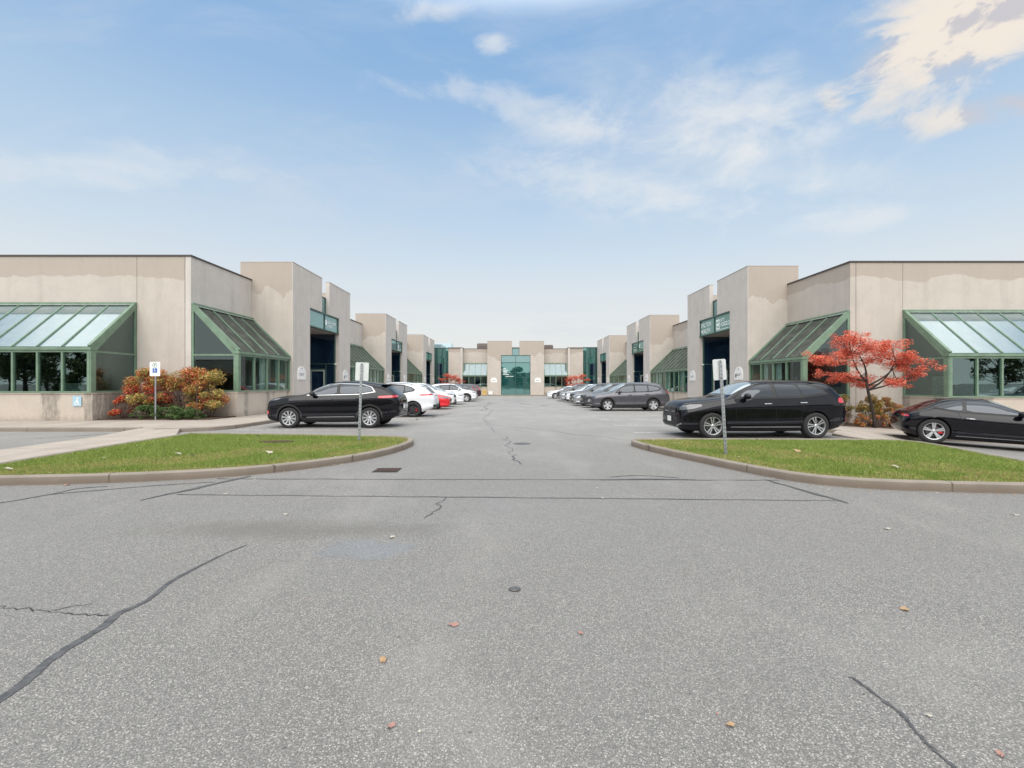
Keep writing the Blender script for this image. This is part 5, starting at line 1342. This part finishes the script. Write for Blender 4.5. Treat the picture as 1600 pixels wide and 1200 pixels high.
        bmesh.ops.solidify(bm, geom=bm.faces[:], thickness=.008)
        bmobj('badge', bm, M['trim_chrome'], root)
    return root
# --- profiles, x from the nose
def seam(x0, z0, x1, z1, w=.008):
    dx, dz = x1 - x0, z1 - z0; l = math.hypot(dx, dz); nx, nz = -dz / l * w / 2, dx / l * w / 2
    return [(x0 + nx, z0 + nz), (x1 + nx, z1 + nz), (x1 - nx, z1 - nz), (x0 - nx, z0 - nz)]
LEAN = [(0, .0), (1.0, .12), (1.9, .21), (3.5, .22), (4.2, .24), (4.7, .2)]
merc = dict(L=4.72, W=1.89, r=.365, wb=2.89, fo=.86, tw=.25, plan=plan(4.72), lean=LEAN,
    top=[(0, 0.623), (0.012, 0.784), (0.03, 0.876), (0.08, 0.957), (0.2, 1.031), (0.5, 1.09), (1.0, 1.15), (1.3, 1.19), (1.7, 1.399), (2.05, 1.555), (2.3, 1.607), (2.7, 1.637), (3.2, 1.637), (3.7, 1.63), (4.08, 1.612), (4.25, 1.585), (4.42, 1.46), (4.55, 1.28), (4.64, 1.13), (4.7, 1.002), (4.72, 0.853)],
    belt=[(0, 0.52), (0.05, 0.669), (0.15, 0.807), (0.5, 0.922), (1.2, 1.037), (2.0, 1.08), (3.2, 1.12), (4.1, 1.15), (4.55, 1.08), (4.72, 0.761)],
    bot=[(0, .40), (.03, .32), (.12, .26), (.5, .21), (2.4, .20), (4.1, .23), (4.45, .30), (4.65, .38), (4.72, .46)],
    dlo=[(1.52, 1.115), (3.3, 1.16), (4.08, 1.26), (3.98, 1.381), (3.62, 1.498), (2.6, 1.529), (2.22, 1.49), (1.85, 1.338)],
    glass=[('f', [(1.58, 1.14), (2.58, 1.155), (2.56, 1.498), (2.25, 1.477), (1.88, 1.334)]), ('r', [(2.66, 1.16), (3.34, 1.18), (3.27, 1.481), (2.66, 1.498)]), ('q', [(3.4, 1.185), (4.02, 1.273), (3.93, 1.364), (3.58, 1.477), (3.32, 1.494)])],
    ws=[(1.42, -.70), (1.42, .70), (1.40, 0.0), (1.42, .70), (2.12, .60), (2.16, 0), (2.12, -.60)], rw=[(-.56, 1.16), (.56, 1.16), (.50, 1.47), (-.50, 1.47)],
    headlight=[(-0.28, 0.784), (0.1, 0.83), (0.3, 0.899), (0.28, 0.962), (-0.02, 0.945), (-0.28, 0.893)], hv=(.32, -.72, R(55)),
    taillight=[(-0.2, 0.991), (0.36, 1.014), (0.36, 1.12), (-0.12, 1.14)], tv=(4.5, -.75, R(128)),
    seams=[seam(1.5, .42, 1.5, 1.09), seam(2.62, .40, 2.62, 1.08), seam(3.42, .98, 3.52, 1.09), seam(3.28, .45, 3.42, .98), seam(1.5, .41, 3.28, .43)],
    handles=[(2.28, .955, .21), (3.28, .985, .20)], clad='body', arch=False, mirror=(1.78, 1.12), grille=[(-.48, .60), (.48, .60), (.40, .84), (-.40, .84)], intake=[(-.62, .34), (.62, .34), (.5, .46), (-.5, .46)],
    plate_f=.44, rails=(2.15, 3.9), strip=[(1.35, .325), (3.3, .325), (3.3, .35), (1.35, .345)], badge=(.73, .10), extra=[('grille_bar', [(-.40, .72), (-.12, .72), (-.12, .745), (-.40, .745)], 'front', M['trim_chrome']), ('grille_bar', [(.12, .72), (.40, .72), (.40, .745), (.12, .745)], 'front', M['trim_chrome']), ('bumper_strip', [(-.75, .40), (-.45, .31), (-.42, .33), (-.72, .43)], 'front', M['trim_chrome']), ('bumper_strip', [(.75, .40), (.45, .31), (.42, .33), (.72, .43)], 'front', M['trim_chrome'])],
    rim=dict(n=5, w0=.10, w1=.16, split=.17), gap=.035)
buick = dict(L=4.64, W=1.88, r=.36, wb=2.78, fo=.88, tw=.235, plan=plan(4.64), lean=LEAN,
    top=[(0, 0.649), (0.012, 0.774), (0.03, 0.873), (0.08, 0.973), (0.22, 1.06), (0.6, 1.12), (1.1, 1.17), (1.35, 1.22), (1.75, 1.417), (2.15, 1.566), (2.5, 1.623), (2.9, 1.64), (3.3, 1.619), (3.7, 1.582), (4.0, 1.533), (4.2, 1.442), (4.42, 1.27), (4.53, 1.18), (4.6, 1.09), (4.64, 0.923)],
    belt=[(0, 0.575), (0.05, 0.749), (0.15, 0.873), (0.5, 0.973), (1.2, 1.08), (2.2, 1.13), (3.2, 1.16), (4.0, 1.21), (4.45, 1.14), (4.64, 0.824)],
    bot=[(0, .42), (.03, .34), (.12, .28), (.5, .22), (2.4, .20), (4.05, .24), (4.4, .33), (4.58, .40), (4.64, .48)],
    dlo=[(1.52, 1.145), (3.3, 1.19), (3.8, 1.27), (3.68, 1.409), (3.35, 1.5), (2.6, 1.529), (2.25, 1.5), (1.85, 1.351)],
    glass=[('f', [(1.58, 1.165), (2.52, 1.185), (2.5, 1.516), (2.28, 1.487), (1.88, 1.347)]), ('r', [(2.62, 1.19), (3.3, 1.21), (3.3, 1.487), (2.62, 1.512)]), ('q', [(3.36, 1.215), (3.75, 1.28), (3.65, 1.393), (3.36, 1.475)])],
    surround=M['trim_chrome'], ws=[(1.46, -.70), (1.42, 0.0), (1.46, .70), (2.2, .60), (2.26, 0), (2.2, -.60)], rw=[(-.54, 1.12), (.54, 1.12), (.46, 1.37), (-.46, 1.37)],
    headlight=[(-0.25, 0.936), (0.12, 0.96), (0.3, 1.023), (0.28, 1.054), (-0.22, 1.01)], hv=(.3, -.72, R(55)),
    taillight=[(-0.46, 1.035), (0.2, 1.07), (0.32, 1.1), (0.2, 1.14), (-0.44, 1.12)], tv=(4.4, -.75, R(128)),
    seams=[seam(1.5, .42, 1.5, 1.03), seam(2.56, .40, 2.56, 1.06), seam(3.22, .45, 3.4, 1.07), seam(1.5, .41, 3.22, .43)],
    handles=[(2.2, .97, .2), (3.2, 1.02, .18)], handle_m=M['trim_black'], clad='trim_black', mirror=(1.72, 1.14), mirror_body=False, grille=[(-.5, .46), (.5, .46), (.44, .72), (-.44, .72)],
    strip=[(1.5, .375), (3.15, .395), (3.15, .42), (1.5, .395)], spoiler=(3.98, 1.525, .2), plate_r=.66, extra=[('diffuser_trim', [(-.8, .42), (.8, .42), (.7, .36), (-.7, .36)], 'rear', M['trim_chrome']), ('marker_lamp', [(-.1, .50), (.02, .50), (.02, .60), (-.1, .60)], (.15, -.8, R(60)), M['lamp_red'])],
    rim=dict(n=10, w0=.07, w1=.13, m0=M['alloy'], m1=M['alloy_dark']))
alfa = dict(L=4.69, W=1.90, r=.365, wb=2.82, fo=.88, tw=.25, plan=plan(4.69), lean=LEAN,
    top=[(0, 0.59), (0.012, 0.702), (0.03, 0.803), (0.08, 0.904), (0.22, 0.994), (0.6, 1.065), (1.1, 1.135), (1.38, 1.185), (1.78, 1.401), (2.15, 1.565), (2.5, 1.63), (2.9, 1.65), (3.3, 1.63), (3.7, 1.574), (4.0, 1.501), (4.2, 1.401), (4.42, 1.225), (4.53, 1.135), (4.62, 1.045), (4.69, 0.882)],
    belt=[(0, 0.522), (0.05, 0.702), (0.15, 0.837), (0.5, 0.926), (1.2, 1.035), (2.2, 1.085), (3.2, 1.125), (4.0, 1.175), (4.45, 1.095), (4.69, 0.792)],
    bot=[(0, .40), (.03, .32), (.12, .26), (.5, .21), (2.4, .20), (4.05, .24), (4.4, .34), (4.62, .42), (4.69, .48)],
    dlo=[(1.55, 1.115), (3.3, 1.155), (3.72, 1.235), (3.75, 1.292), (3.6, 1.383), (3.2, 1.492), (2.6, 1.529), (2.25, 1.492), (1.88, 1.328)],
    glass=[('f', [(1.6, 1.135), (2.55, 1.155), (2.53, 1.51), (2.28, 1.474), (1.9, 1.319)]), ('r', [(2.63, 1.16), (3.28, 1.175), (3.25, 1.465), (2.63, 1.506)]), ('q', [(3.33, 1.18), (3.69, 1.245), (3.7, 1.292), (3.58, 1.369), (3.3, 1.447)])],
    ws=[(1.48, -.70), (1.44, 0.0), (1.48, .70), (2.2, .60), (2.26, 0), (2.2, -.60)], rw=[(-.56, 1.12), (.56, 1.12), (.47, 1.38), (-.47, 1.38)],
    headlight=[(-0.25, 0.837), (0.12, 0.882), (0.3, 0.949), (0.28, 0.994), (-0.22, 0.949)], hv=(.3, -.72, R(55)),
    taillight=[(-0.46, 1.005), (0.22, 1.035), (0.3, 1.075), (0.2, 1.115), (-0.44, 1.085)], tv=(4.45, -.75, R(128)),
    seams=[seam(1.5, .42, 1.5, 1.05), seam(2.6, .40, 2.6, 1.09), seam(3.25, .45, 3.42, 1.1), seam(1.5, .41, 3.25, .43)],
    handles=[(2.25, .92, .2), (3.2, .95, .18)], handle_m=P_white, clad='trim_black', arch=False, mirror=(1.76, 1.115), grille=[(-.3, .42), (.3, .42), (.5, .62), (.12, .84), (-.12, .84), (-.5, .62)],
    spoiler=(3.98, 1.475, .22), plate_r=.66, rails=(2.2, 3.7), extra=[('rear_diffuser', [(-.75, .42), (.75, .42), (.8, .58), (-.8, .58)], 'rear', M['trim_black']), ('taillight_bar', [(-.5, .985), (.5, .985), (.5, 1.02), (-.5, 1.02)], 'rear', M['lamp_red'])],
    rim=dict(n=5, w0=.16, w1=.11, split=.2, m0=M['alloy_dark'], m1=M['trim_black'], cal=True))
crv = dict(L=4.60, W=1.86, r=.355, wb=2.66, fo=.91, tw=.23, plan=plan(4.60), lean=LEAN,
    top=[(0, .62), (.012, .72), (.03, .80), (.08, .88), (.2, .96), (.5, 1.03), (.9, 1.09), (1.15, 1.14), (1.6, 1.42), (1.95, 1.59), (2.3, 1.655), (2.8, 1.68), (3.4, 1.67), (3.9, 1.62), (4.15, 1.55), (4.32, 1.36), (4.45, 1.14), (4.53, 1.05), (4.58, .95), (4.60, .82)],
    belt=[(0, .56), (.05, .70), (.15, .82), (.5, .92), (1.1, 1.0), (2.2, 1.05), (3.2, 1.09), (4.0, 1.13), (4.4, 1.08), (4.60, .76)],
    bot=[(0, .42), (.03, .34), (.12, .28), (.5, .23), (2.4, .21), (4.05, .25), (4.4, .33), (4.55, .40), (4.60, .46)],
    dlo=[(1.38, 1.07), (3.3, 1.13), (3.90, 1.20), (4.02, 1.29), (3.85, 1.40), (3.3, 1.53), (2.4, 1.565), (2.05, 1.52), (1.7, 1.32)],
    glass=[('f', [(1.45, 1.09), (2.45, 1.12), (2.43, 1.545), (2.08, 1.50), (1.73, 1.31)]), ('r', [(2.53, 1.125), (3.25, 1.15), (3.22, 1.51), (2.53, 1.545)]), ('q', [(3.31, 1.155), (3.87, 1.22), (3.96, 1.29), (3.82, 1.385), (3.29, 1.50)])],
    ws=[(1.26, -.70), (1.22, 0.0), (1.26, .70), (2.0, .60), (2.05, 0), (2.0, -.60)], rw=[(-.56, 1.16), (.56, 1.16), (.48, 1.5), (-.48, 1.5)],
    headlight=[(-.28, .82), (.12, .85), (.32, .92), (.28, .95), (-.24, .92)], hv=(.3, -.72, R(55)),
    taillight=[(-.1, 1.0), (.3, 1.02), (.2, 1.12), (.08, 1.15), (.02, 1.5), (-.06, 1.5)], tv=(4.42, -.72, R(128)),
    seams=[seam(1.38, .42, 1.38, 1.06), seam(2.48, .40, 2.48, 1.10), seam(3.2, .5, 3.42, 1.12), seam(1.38, .41, 3.2, .46)],
    handles=[(2.12, .93, .2), (3.1, .97, .18)], handle_m=M['trim_black'], clad='trim_black', mirror=(1.62, 1.08), grille=[(-.55, .68), (.55, .68), (.6, .82), (-.6, .82)], intake=[(-.6, .36), (.6, .36), (.5, .5), (-.5, .5)],
    strip=None, plate_f=.5, extra=[('grille_bar', [(-.6, .83), (.6, .83), (.6, .86), (-.6, .86)], 'front', M['trim_chrome'])],
    rim=dict(n=5, w0=.20, w1=.30, m0=M['alloy'], m1=M['alloy_dark']))
sedan = dict(L=4.75, W=1.83, r=.33, wb=2.75, fo=.93, tw=.22, plan=plan(4.75), lean=[(0, 0), (1.2, .12), (2., .24), (3.6, .26), (4.3, .2), (4.75, .1)],
    top=[(0, .52), (.012, .61), (.03, .67), (.08, .74), (.25, .82), (.7, .91), (1.2, .97), (1.4, 1.0), (1.8, 1.2), (2.2, 1.38), (2.6, 1.445), (3.0, 1.44), (3.4, 1.36), (3.8, 1.20), (4.15, 1.08), (4.5, 1.06), (4.62, 1.03), (4.70, .95), (4.75, .8)],
    belt=[(0, .46), (.05, .58), (.15, .68), (.5, .77), (1.2, .86), (2.2, .92), (3.2, .95), (4.2, .97), (4.6, .92), (4.75, .70)],
    bot=[(0, .32), (.03, .26), (.12, .2), (.5, .17), (2.4, .16), (4.05, .18), (4.5, .27), (4.7, .34), (4.75, .40)],
    dlo=[(1.55, .925), (3.4, .97), (3.72, 1.03), (3.45, 1.19), (3.1, 1.30), (2.6, 1.335), (2.3, 1.30), (1.9, 1.12)],
    glass=[('f', [(1.6, .945), (2.62, .965), (2.6, 1.315), (2.33, 1.285), (1.92, 1.11)]), ('r', [(2.7, .97), (3.38, .99), (3.66, 1.035), (3.42, 1.175), (3.08, 1.28), (2.7, 1.315)])],
    ws=[(1.5, -.68), (1.46, 0.0), (1.5, .68), (2.28, .56), (2.34, 0), (2.28, -.56)], rw=[(3.2, -.55), (3.2, .55), (3.75, .62), (3.75, -.62)], rwv='top',
    headlight=[(-.28, .66), (.14, .70), (.34, .77), (.3, .80), (-.24, .76)], hv=(.3, -.70, R(55)),
    taillight=[(-.4, .86), (.24, .88), (.2, .98), (-.4, .98)], tv=(4.5, -.72, R(128)),
    seams=[seam(1.52, .36, 1.52, .91), seam(2.66, .34, 2.66, .95), seam(3.4, .45, 3.6, .95), seam(1.52, .35, 3.4, .38)],
    handles=[(2.3, .80, .2), (3.3, .83, .18)], clad=None, mirror=(1.76, .93), grille=[(-.42, .5), (.42, .5), (.36, .64), (-.36, .64)], intake=[(-.6, .26), (.6, .26), (.5, .38), (-.5, .38)],
    plate_f=.38, rim=dict(n=10, w0=.10, w1=.13, m0=M['alloy'], m1=M['alloy_dark']))
coupe = dict(L=4.10, W=1.85, r=.345, wb=2.45, fo=1.0, tw=.28, plan=[(0, 0.6), (0.03, 0.72), (0.08, 0.8), (0.2, 0.88), (0.5, 0.94), (1.0, 0.97), (1.6, 0.955), (2.3, 0.96), (3.0, 1.0), (3.5, 1.01), (3.767, 0.98), (3.9, 0.93), (4.0, 0.86), (4.067, 0.76), (4.1, 0.66)],
    lean=[(0, 0), (1.2, 0.14), (2.0, 0.27), (3.0, 0.3), (3.633, 0.26), (3.967, 0.1), (4.1, 0)],
    top=[(0, 0.44), (0.012, 0.5), (0.03, 0.54), (0.08, 0.6), (0.3, 0.7), (0.7, 0.8), (1.2, 0.88), (1.42, 0.92), (1.75, 1.08), (2.1, 1.235), (2.35, 1.285), (2.6, 1.295), (2.9, 1.265), (3.3, 1.16), (3.567, 1.03), (3.8, 0.93), (3.933, 0.88), (4.02, 0.8), (4.073, 0.7), (4.1, 0.6)],
    belt=[(0, 0.4), (0.05, 0.48), (0.15, 0.56), (0.4, 0.68), (0.8, 0.79), (1.3, 0.8), (2.0, 0.82), (2.8, 0.86), (3.367, 0.89), (3.7, 0.86), (3.933, 0.78), (4.033, 0.7), (4.1, 0.54)],
    bot=[(0, 0.26), (0.03, 0.2), (0.12, 0.15), (0.5, 0.13), (2.4, 0.13), (3.7, 0.15), (3.933, 0.22), (4.047, 0.3), (4.1, 0.38)],
    dlo=[(1.55, .86), (2.9, .91), (3.38, .97), (3.44, 1.0), (3.2, 1.09), (2.75, 1.195), (2.4, 1.205), (2.15, 1.17), (1.8, 1.02)],
    glass=[('f', [(1.62, .88), (2.78, .925), (2.74, 1.185), (2.42, 1.19), (2.18, 1.155), (1.84, 1.01)]), ('q', [(2.86, .93), (3.34, .98), (3.38, 1.0), (3.14, 1.08), (2.83, 1.17)])],
    ws=[(1.52, -.66), (1.46, 0.0), (1.52, .66), (2.2, .53), (2.28, 0), (2.2, -.53)], rw=[(3.0, -.45), (3.0, .45), (3.6, .42), (3.6, -.42)], rwv='top',
    headlight=round_poly([(-.12, .60), (.14, .60), (.16, .76), (-.1, .78)], .25, 1), hv=(.3, -.7, R(50)),
    taillight=[(-.05, .71), (.25, .715), (.32, .75), (.22, .775), (-.03, .76)], tv=(3.93, -.66, R(128)),
    seams=[seam(1.52, .36, 1.56, .85), seam(2.85, .40, 2.95, .90), seam(1.52, .35, 2.85, .39)],
    handles=[(2.6, .72, .22)], clad=None, mirror=(1.72, .86), grille=None, intake=[(-.7, .2), (.7, .2), (.6, .34), (-.6, .34)], spoiler=None,
    strip=[(1.5, .235), (3.0, .245), (3.0, .26), (1.5, .25)],
    rim=dict(n=5, w0=.13, w1=.17, split=.13, m0=M['alloy'], m1=M['alloy'], cal=True), gap=.03)
def near_side(yn, W): return yn + W / 2
A_ = build_car(merc, P_black, (7.03, 12.55 + .945), R(1.), 'glossy black estate style suv parked behind the leaning post right of the lane')
B_ = build_car(buick, P_black, (-6.28, 15.7 + .94), R(.5), 'black suv with chrome side strip parked nose in beside the left grass island')
for k_, y_, rz_, pa, sp, lb in ((0, 21.2 + .95, 1., P_white, alfa, 'white suv with dark wheels parked nose in next to the black one on the left'),):
    C_ = build_car(sp, pa, (-6.0, y_), R(rz_), lb)
D_ = build_car(crv, P_char, (6.95, 26.4 + .93), R(0), 'charcoal suv parked nose out, nearest of the row on the right', 'cars parked nose out on the right')
S_ = build_car(sedan, P_white, (-6.15, 36.3), PI, 'white sedan parked nose out behind the red car on the left')
R(0)
P_ = build_car(coupe, P_black, (13.4, 12.82), PI - R(28), 'black low sports coupe at the right edge of the photo beyond the grass island', pitch=-R(2.2))
P_.location.z = -.19
def carcopy(src, pa, x, y, rz, lb, grp=None, sz=1.):
    c = copytree(src); c.location = (x, y, g(x, y)); c.rotation_euler = (0, 0, rz); c.scale = (sz,) * 3; c['label'] = lb
    if grp: c['group'] = grp
    elif 'group' in c: del c['group']
    for ch in c.children:
        if ch.name.startswith('body'): ch.material_slots[0].link = 'OBJECT'; ch.material_slots[0].material = pa
        if ch.name.startswith('side_mirror'):
            ch.material_slots[0].link = 'OBJECT'; ch.material_slots[0].material = pa
    return c
GR = 'cars parked nose out on the right'
carcopy(D_, P_dgrey, 7.0, 30.9, 0, 'dark grey suv parked second in the right row, beyond the charcoal one', GR)
carcopy(S_, P_silver, 6.9, 33.9, 0, 'silver car parked third in the right row', GR)
carcopy(D_, P_dgrey, 7.05, 37.0, R(1), 'dark suv parked just in front of the white car in the right row', GR)
carcopy(D_, P_white, 6.95, 40.2, 0, 'white suv parked in the middle of the right row', GR, .97)
carcopy(S_, P_silver, 6.9, 43.6, 0, 'pale silver sedan beyond the white suv in the right row', GR)
carcopy(D_, P_dgrey, 6.95, 47.0, R(-1), 'dark grey suv second from the far end of the right row', GR)
carcopy(S_, P_white, 6.4, 53.0, 0, 'white sedan farthest along the right row by the far red tree', GR)
GL = 'cars parked on the left of the lane'
carcopy(S_, P_red, -6.25, 28.9, PI, 'bright red car with only its nose showing behind the white suv', GL)
carcopy(D_, P_white, -6.3, 32.2, PI, 'white suv between the red car and the white sedan on the left', GL)
carcopy(D_, P_white, -5.55, 42.5, PI, 'white suv parked nose out near the far end of the left row', GL)
carcopy(D_, P_dgrey, -5.9, 46.2, 0, 'dark grey suv beyond the white cars of the left row', GL)
carcopy(D_, P_wine, -5.7, 50.6, 0, 'dark wine red suv with red tail lamp farthest down the left row', GL)
# cars behind the camera, mirrored in the right windows
carcopy(S_, P_silver, 34.5, 5.5, R(4), 'silver sedan in the right lot, mirrored in the right front windows')
carcopy(D_, P_dgrey, -22, -8, R(90), 'dark suv across the road mirrored in the left front windows')
# ------------------------------------------------------------------ sky and light
W = N('World', True); scene.world = W.id
SUN_EL, SUN_AZ = R(46), R(186)      # azimuth measured clockwise from +Y (ahead)
sd = Vector((math.sin(SUN_AZ) * math.cos(SUN_EL), math.cos(SUN_AZ) * math.cos(SUN_EL), math.sin(SUN_EL)))
sky = W.n('ShaderNodeTexSky', sky_type='NISHITA'); sky.sun_disc = False; sky.sun_elevation = SUN_EL; sky.sun_rotation = SUN_AZ
sky.air_density = 1.0; sky.dust_density = .6; sky.ozone_density = 1.6
tc = W.n('ShaderNodeTexCoord').outputs['Generated']; x, y, z = W.sep(tc)
STR = .1
EXP = .85; KX = 2 ** -EXP / STR
def wc(r, g_, b): return (r * KX, g_ * KX, b * KX, 1)
zc = W.math('MAXIMUM', z, 0.)
den = W.math('ADD', zc, .16)
cv = W.n('ShaderNodeCombineXYZ', {0: W.math('DIVIDE', x, den), 1: W.math('DIVIDE', y, den), 2: 0.}).outputs[0]
n1 = W.noise(W.map(cv, (.55, .95, 1), (3.1, 1.7, 0), (0, 0, .5)), 1., 9, .62, 1.1)
n2 = W.noise(W.map(cv, (2.2, 4.2, 1), (1.1, 5.7, 0), (0, 0, .35)), 1., 8, .66, .8)
cir = W.step(W.math('ADD', W.math('MULTIPLY', n1, .68), W.math('MULTIPLY', n2, .32)), .47, .68)
yy = W.math('MAXIMUM', W.math('ABSOLUTE', y), .05)
px = W.math('DIVIDE', x, yy); pz = W.math('DIVIDE', z, yy)
fwd = W.math('GREATER_THAN', y, 0.)
n3 = W.noise(W.map(tc, (1, 1, 1.8)), 5.5, 9, .6, .5)
n4 = W.noise(W.map(tc, (1, 1, 2.2), (2, 0, 0)), 14., 8, .6, .6)
nn = W.step(W.math('ADD', W.math('MULTIPLY', n3, .7), W.math('MULTIPLY', n4, .3)), .33, .67)
def patch(cx, cy, rx, ry, rot, amp, soft):
    """a cloud in direction of photo pixel (cx, cy)"""
    ax, az = (cx - 799) / F, (600 - cy) / F; c, s = math.cos(rot), math.sin(rot)
    dx = W.math('SUBTRACT', px, ax); dz = W.math('SUBTRACT', pz, az)
    u = W.math('DIVIDE', W.math('ADD', W.math('MULTIPLY', dx, c), W.math('MULTIPLY', dz, s)), rx / F)
    v = W.math('DIVIDE', W.math('SUBTRACT', W.math('MULTIPLY', dz, c), W.math('MULTIPLY', dx, s)), ry / F)
    d = W.math('SQRT', W.math('ADD', W.math('MULTIPLY', u, u), W.math('MULTIPLY', v, v)))
    e = W.math('ADD', d, W.math('MULTIPLY', W.math('SUBTRACT', .45, nn), amp * .62))
    return W.math('MULTIPLY', W.step(e, 1.25, .9 - soft), fwd)
cols = W.mix(W.step(z, .0, .36), wc(.80, .82, .81), wc(.57, .71, .84)); cols = W.mix(W.step(z, .26, .68), cols, wc(.235, .45, .76))
base = W.mix(.12, cols, sky.outputs[0])
# thin veil everywhere, thicker low down
veil = W.math('MULTIPLY', W.step(z, .62, .0), 1.)
base = W.mix(W.math('MULTIPLY', W.step(z, .36, .0), .95), base, wc(.80, .815, .80))
base = W.mix(W.math('MULTIPLY', cir, .38), base, wc(.66, .72, .80))
for (cx, cy, rx, ry, rot, amp, soft, op) in ((1120, 180, 170, 75, .15, 1.6, 1.2, .60), (1165, 245, 150, 65, .1, 1.6, 1.2, .6), (1020, 290, 230, 45, -.1, 1.6, 1.2, .55), (925, 205, 95, 26, -.1, 1.4, 1.1, .6), (1080, 230, 300, 120, .0, 1.2, 1.2, .35), (1250, 275, 240, 34, .0, 1.4, 1.1, .35), (690, 15, 60, 18, .1, 2.2, .9, .5), (775, 64, 30, 18, .2, 2.2, .9, .6), (760, 150, 130, 26, -.15, 2.2, 1., .4), (180, 260, 260, 36, -.05, 1.8, 1., .4), (1330, 345, 130, 20, .1, 1.6, 1., .45)):
    base = W.mix(W.math('MULTIPLY', patch(cx, cy, rx, ry, rot, amp, soft), op), base, wc(.86, .865, .86))
for (cx, cy, rx, ry, rot, amp, soft, op) in ((1500, 45, 165, 85, .45, 1.7, .75, .95), (1590, 10, 200, 80, .2, 1.2, .8, 1.), (1400, 95, 90, 40, .3, 2., 1., .7), (1500, 182, 115, 26, .12, 1.7, .9, .8), (1590, 160, 80, 22, .0, 1.6, .9, .8), (1298, 160, 22, 16, .3, 2., .9, .6)):
    c_ = W.mix(W.step(nn, .38, .62), wc(.62, .60, .63), wc(.90, .82, .73))
    base = W.mix(W.math('MULTIPLY', patch(cx, cy, rx, ry, rot, amp, soft), op), base, c_)
# overhead and behind, out of view: sky brightened evenly as added fill light
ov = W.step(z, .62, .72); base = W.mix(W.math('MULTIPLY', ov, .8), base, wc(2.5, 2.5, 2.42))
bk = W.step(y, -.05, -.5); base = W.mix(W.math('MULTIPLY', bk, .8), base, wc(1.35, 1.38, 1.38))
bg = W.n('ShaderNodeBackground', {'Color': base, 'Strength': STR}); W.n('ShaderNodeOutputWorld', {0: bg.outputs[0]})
sl = bpy.data.lights.new('sun', 'SUN'); sl.energy = 1.5; sl.angle = R(60); sl.color = (1., .955, .9)
so = bpy.data.objects.new('sun', sl); COL.objects.link(so); so.rotation_euler = (-sd).to_track_quat('-Z', 'Y').to_euler()
scene.view_settings.view_transform = 'Standard'; scene.view_settings.look = 'None'; scene.view_settings.gamma = 1; scene.view_settings.exposure = EXP
scene.render.engine = 'CYCLES'; scene.cycles.max_bounces = 6; scene.cycles.transparent_max_bounces = 12; scene.cycles.sample_clamp_indirect = 4
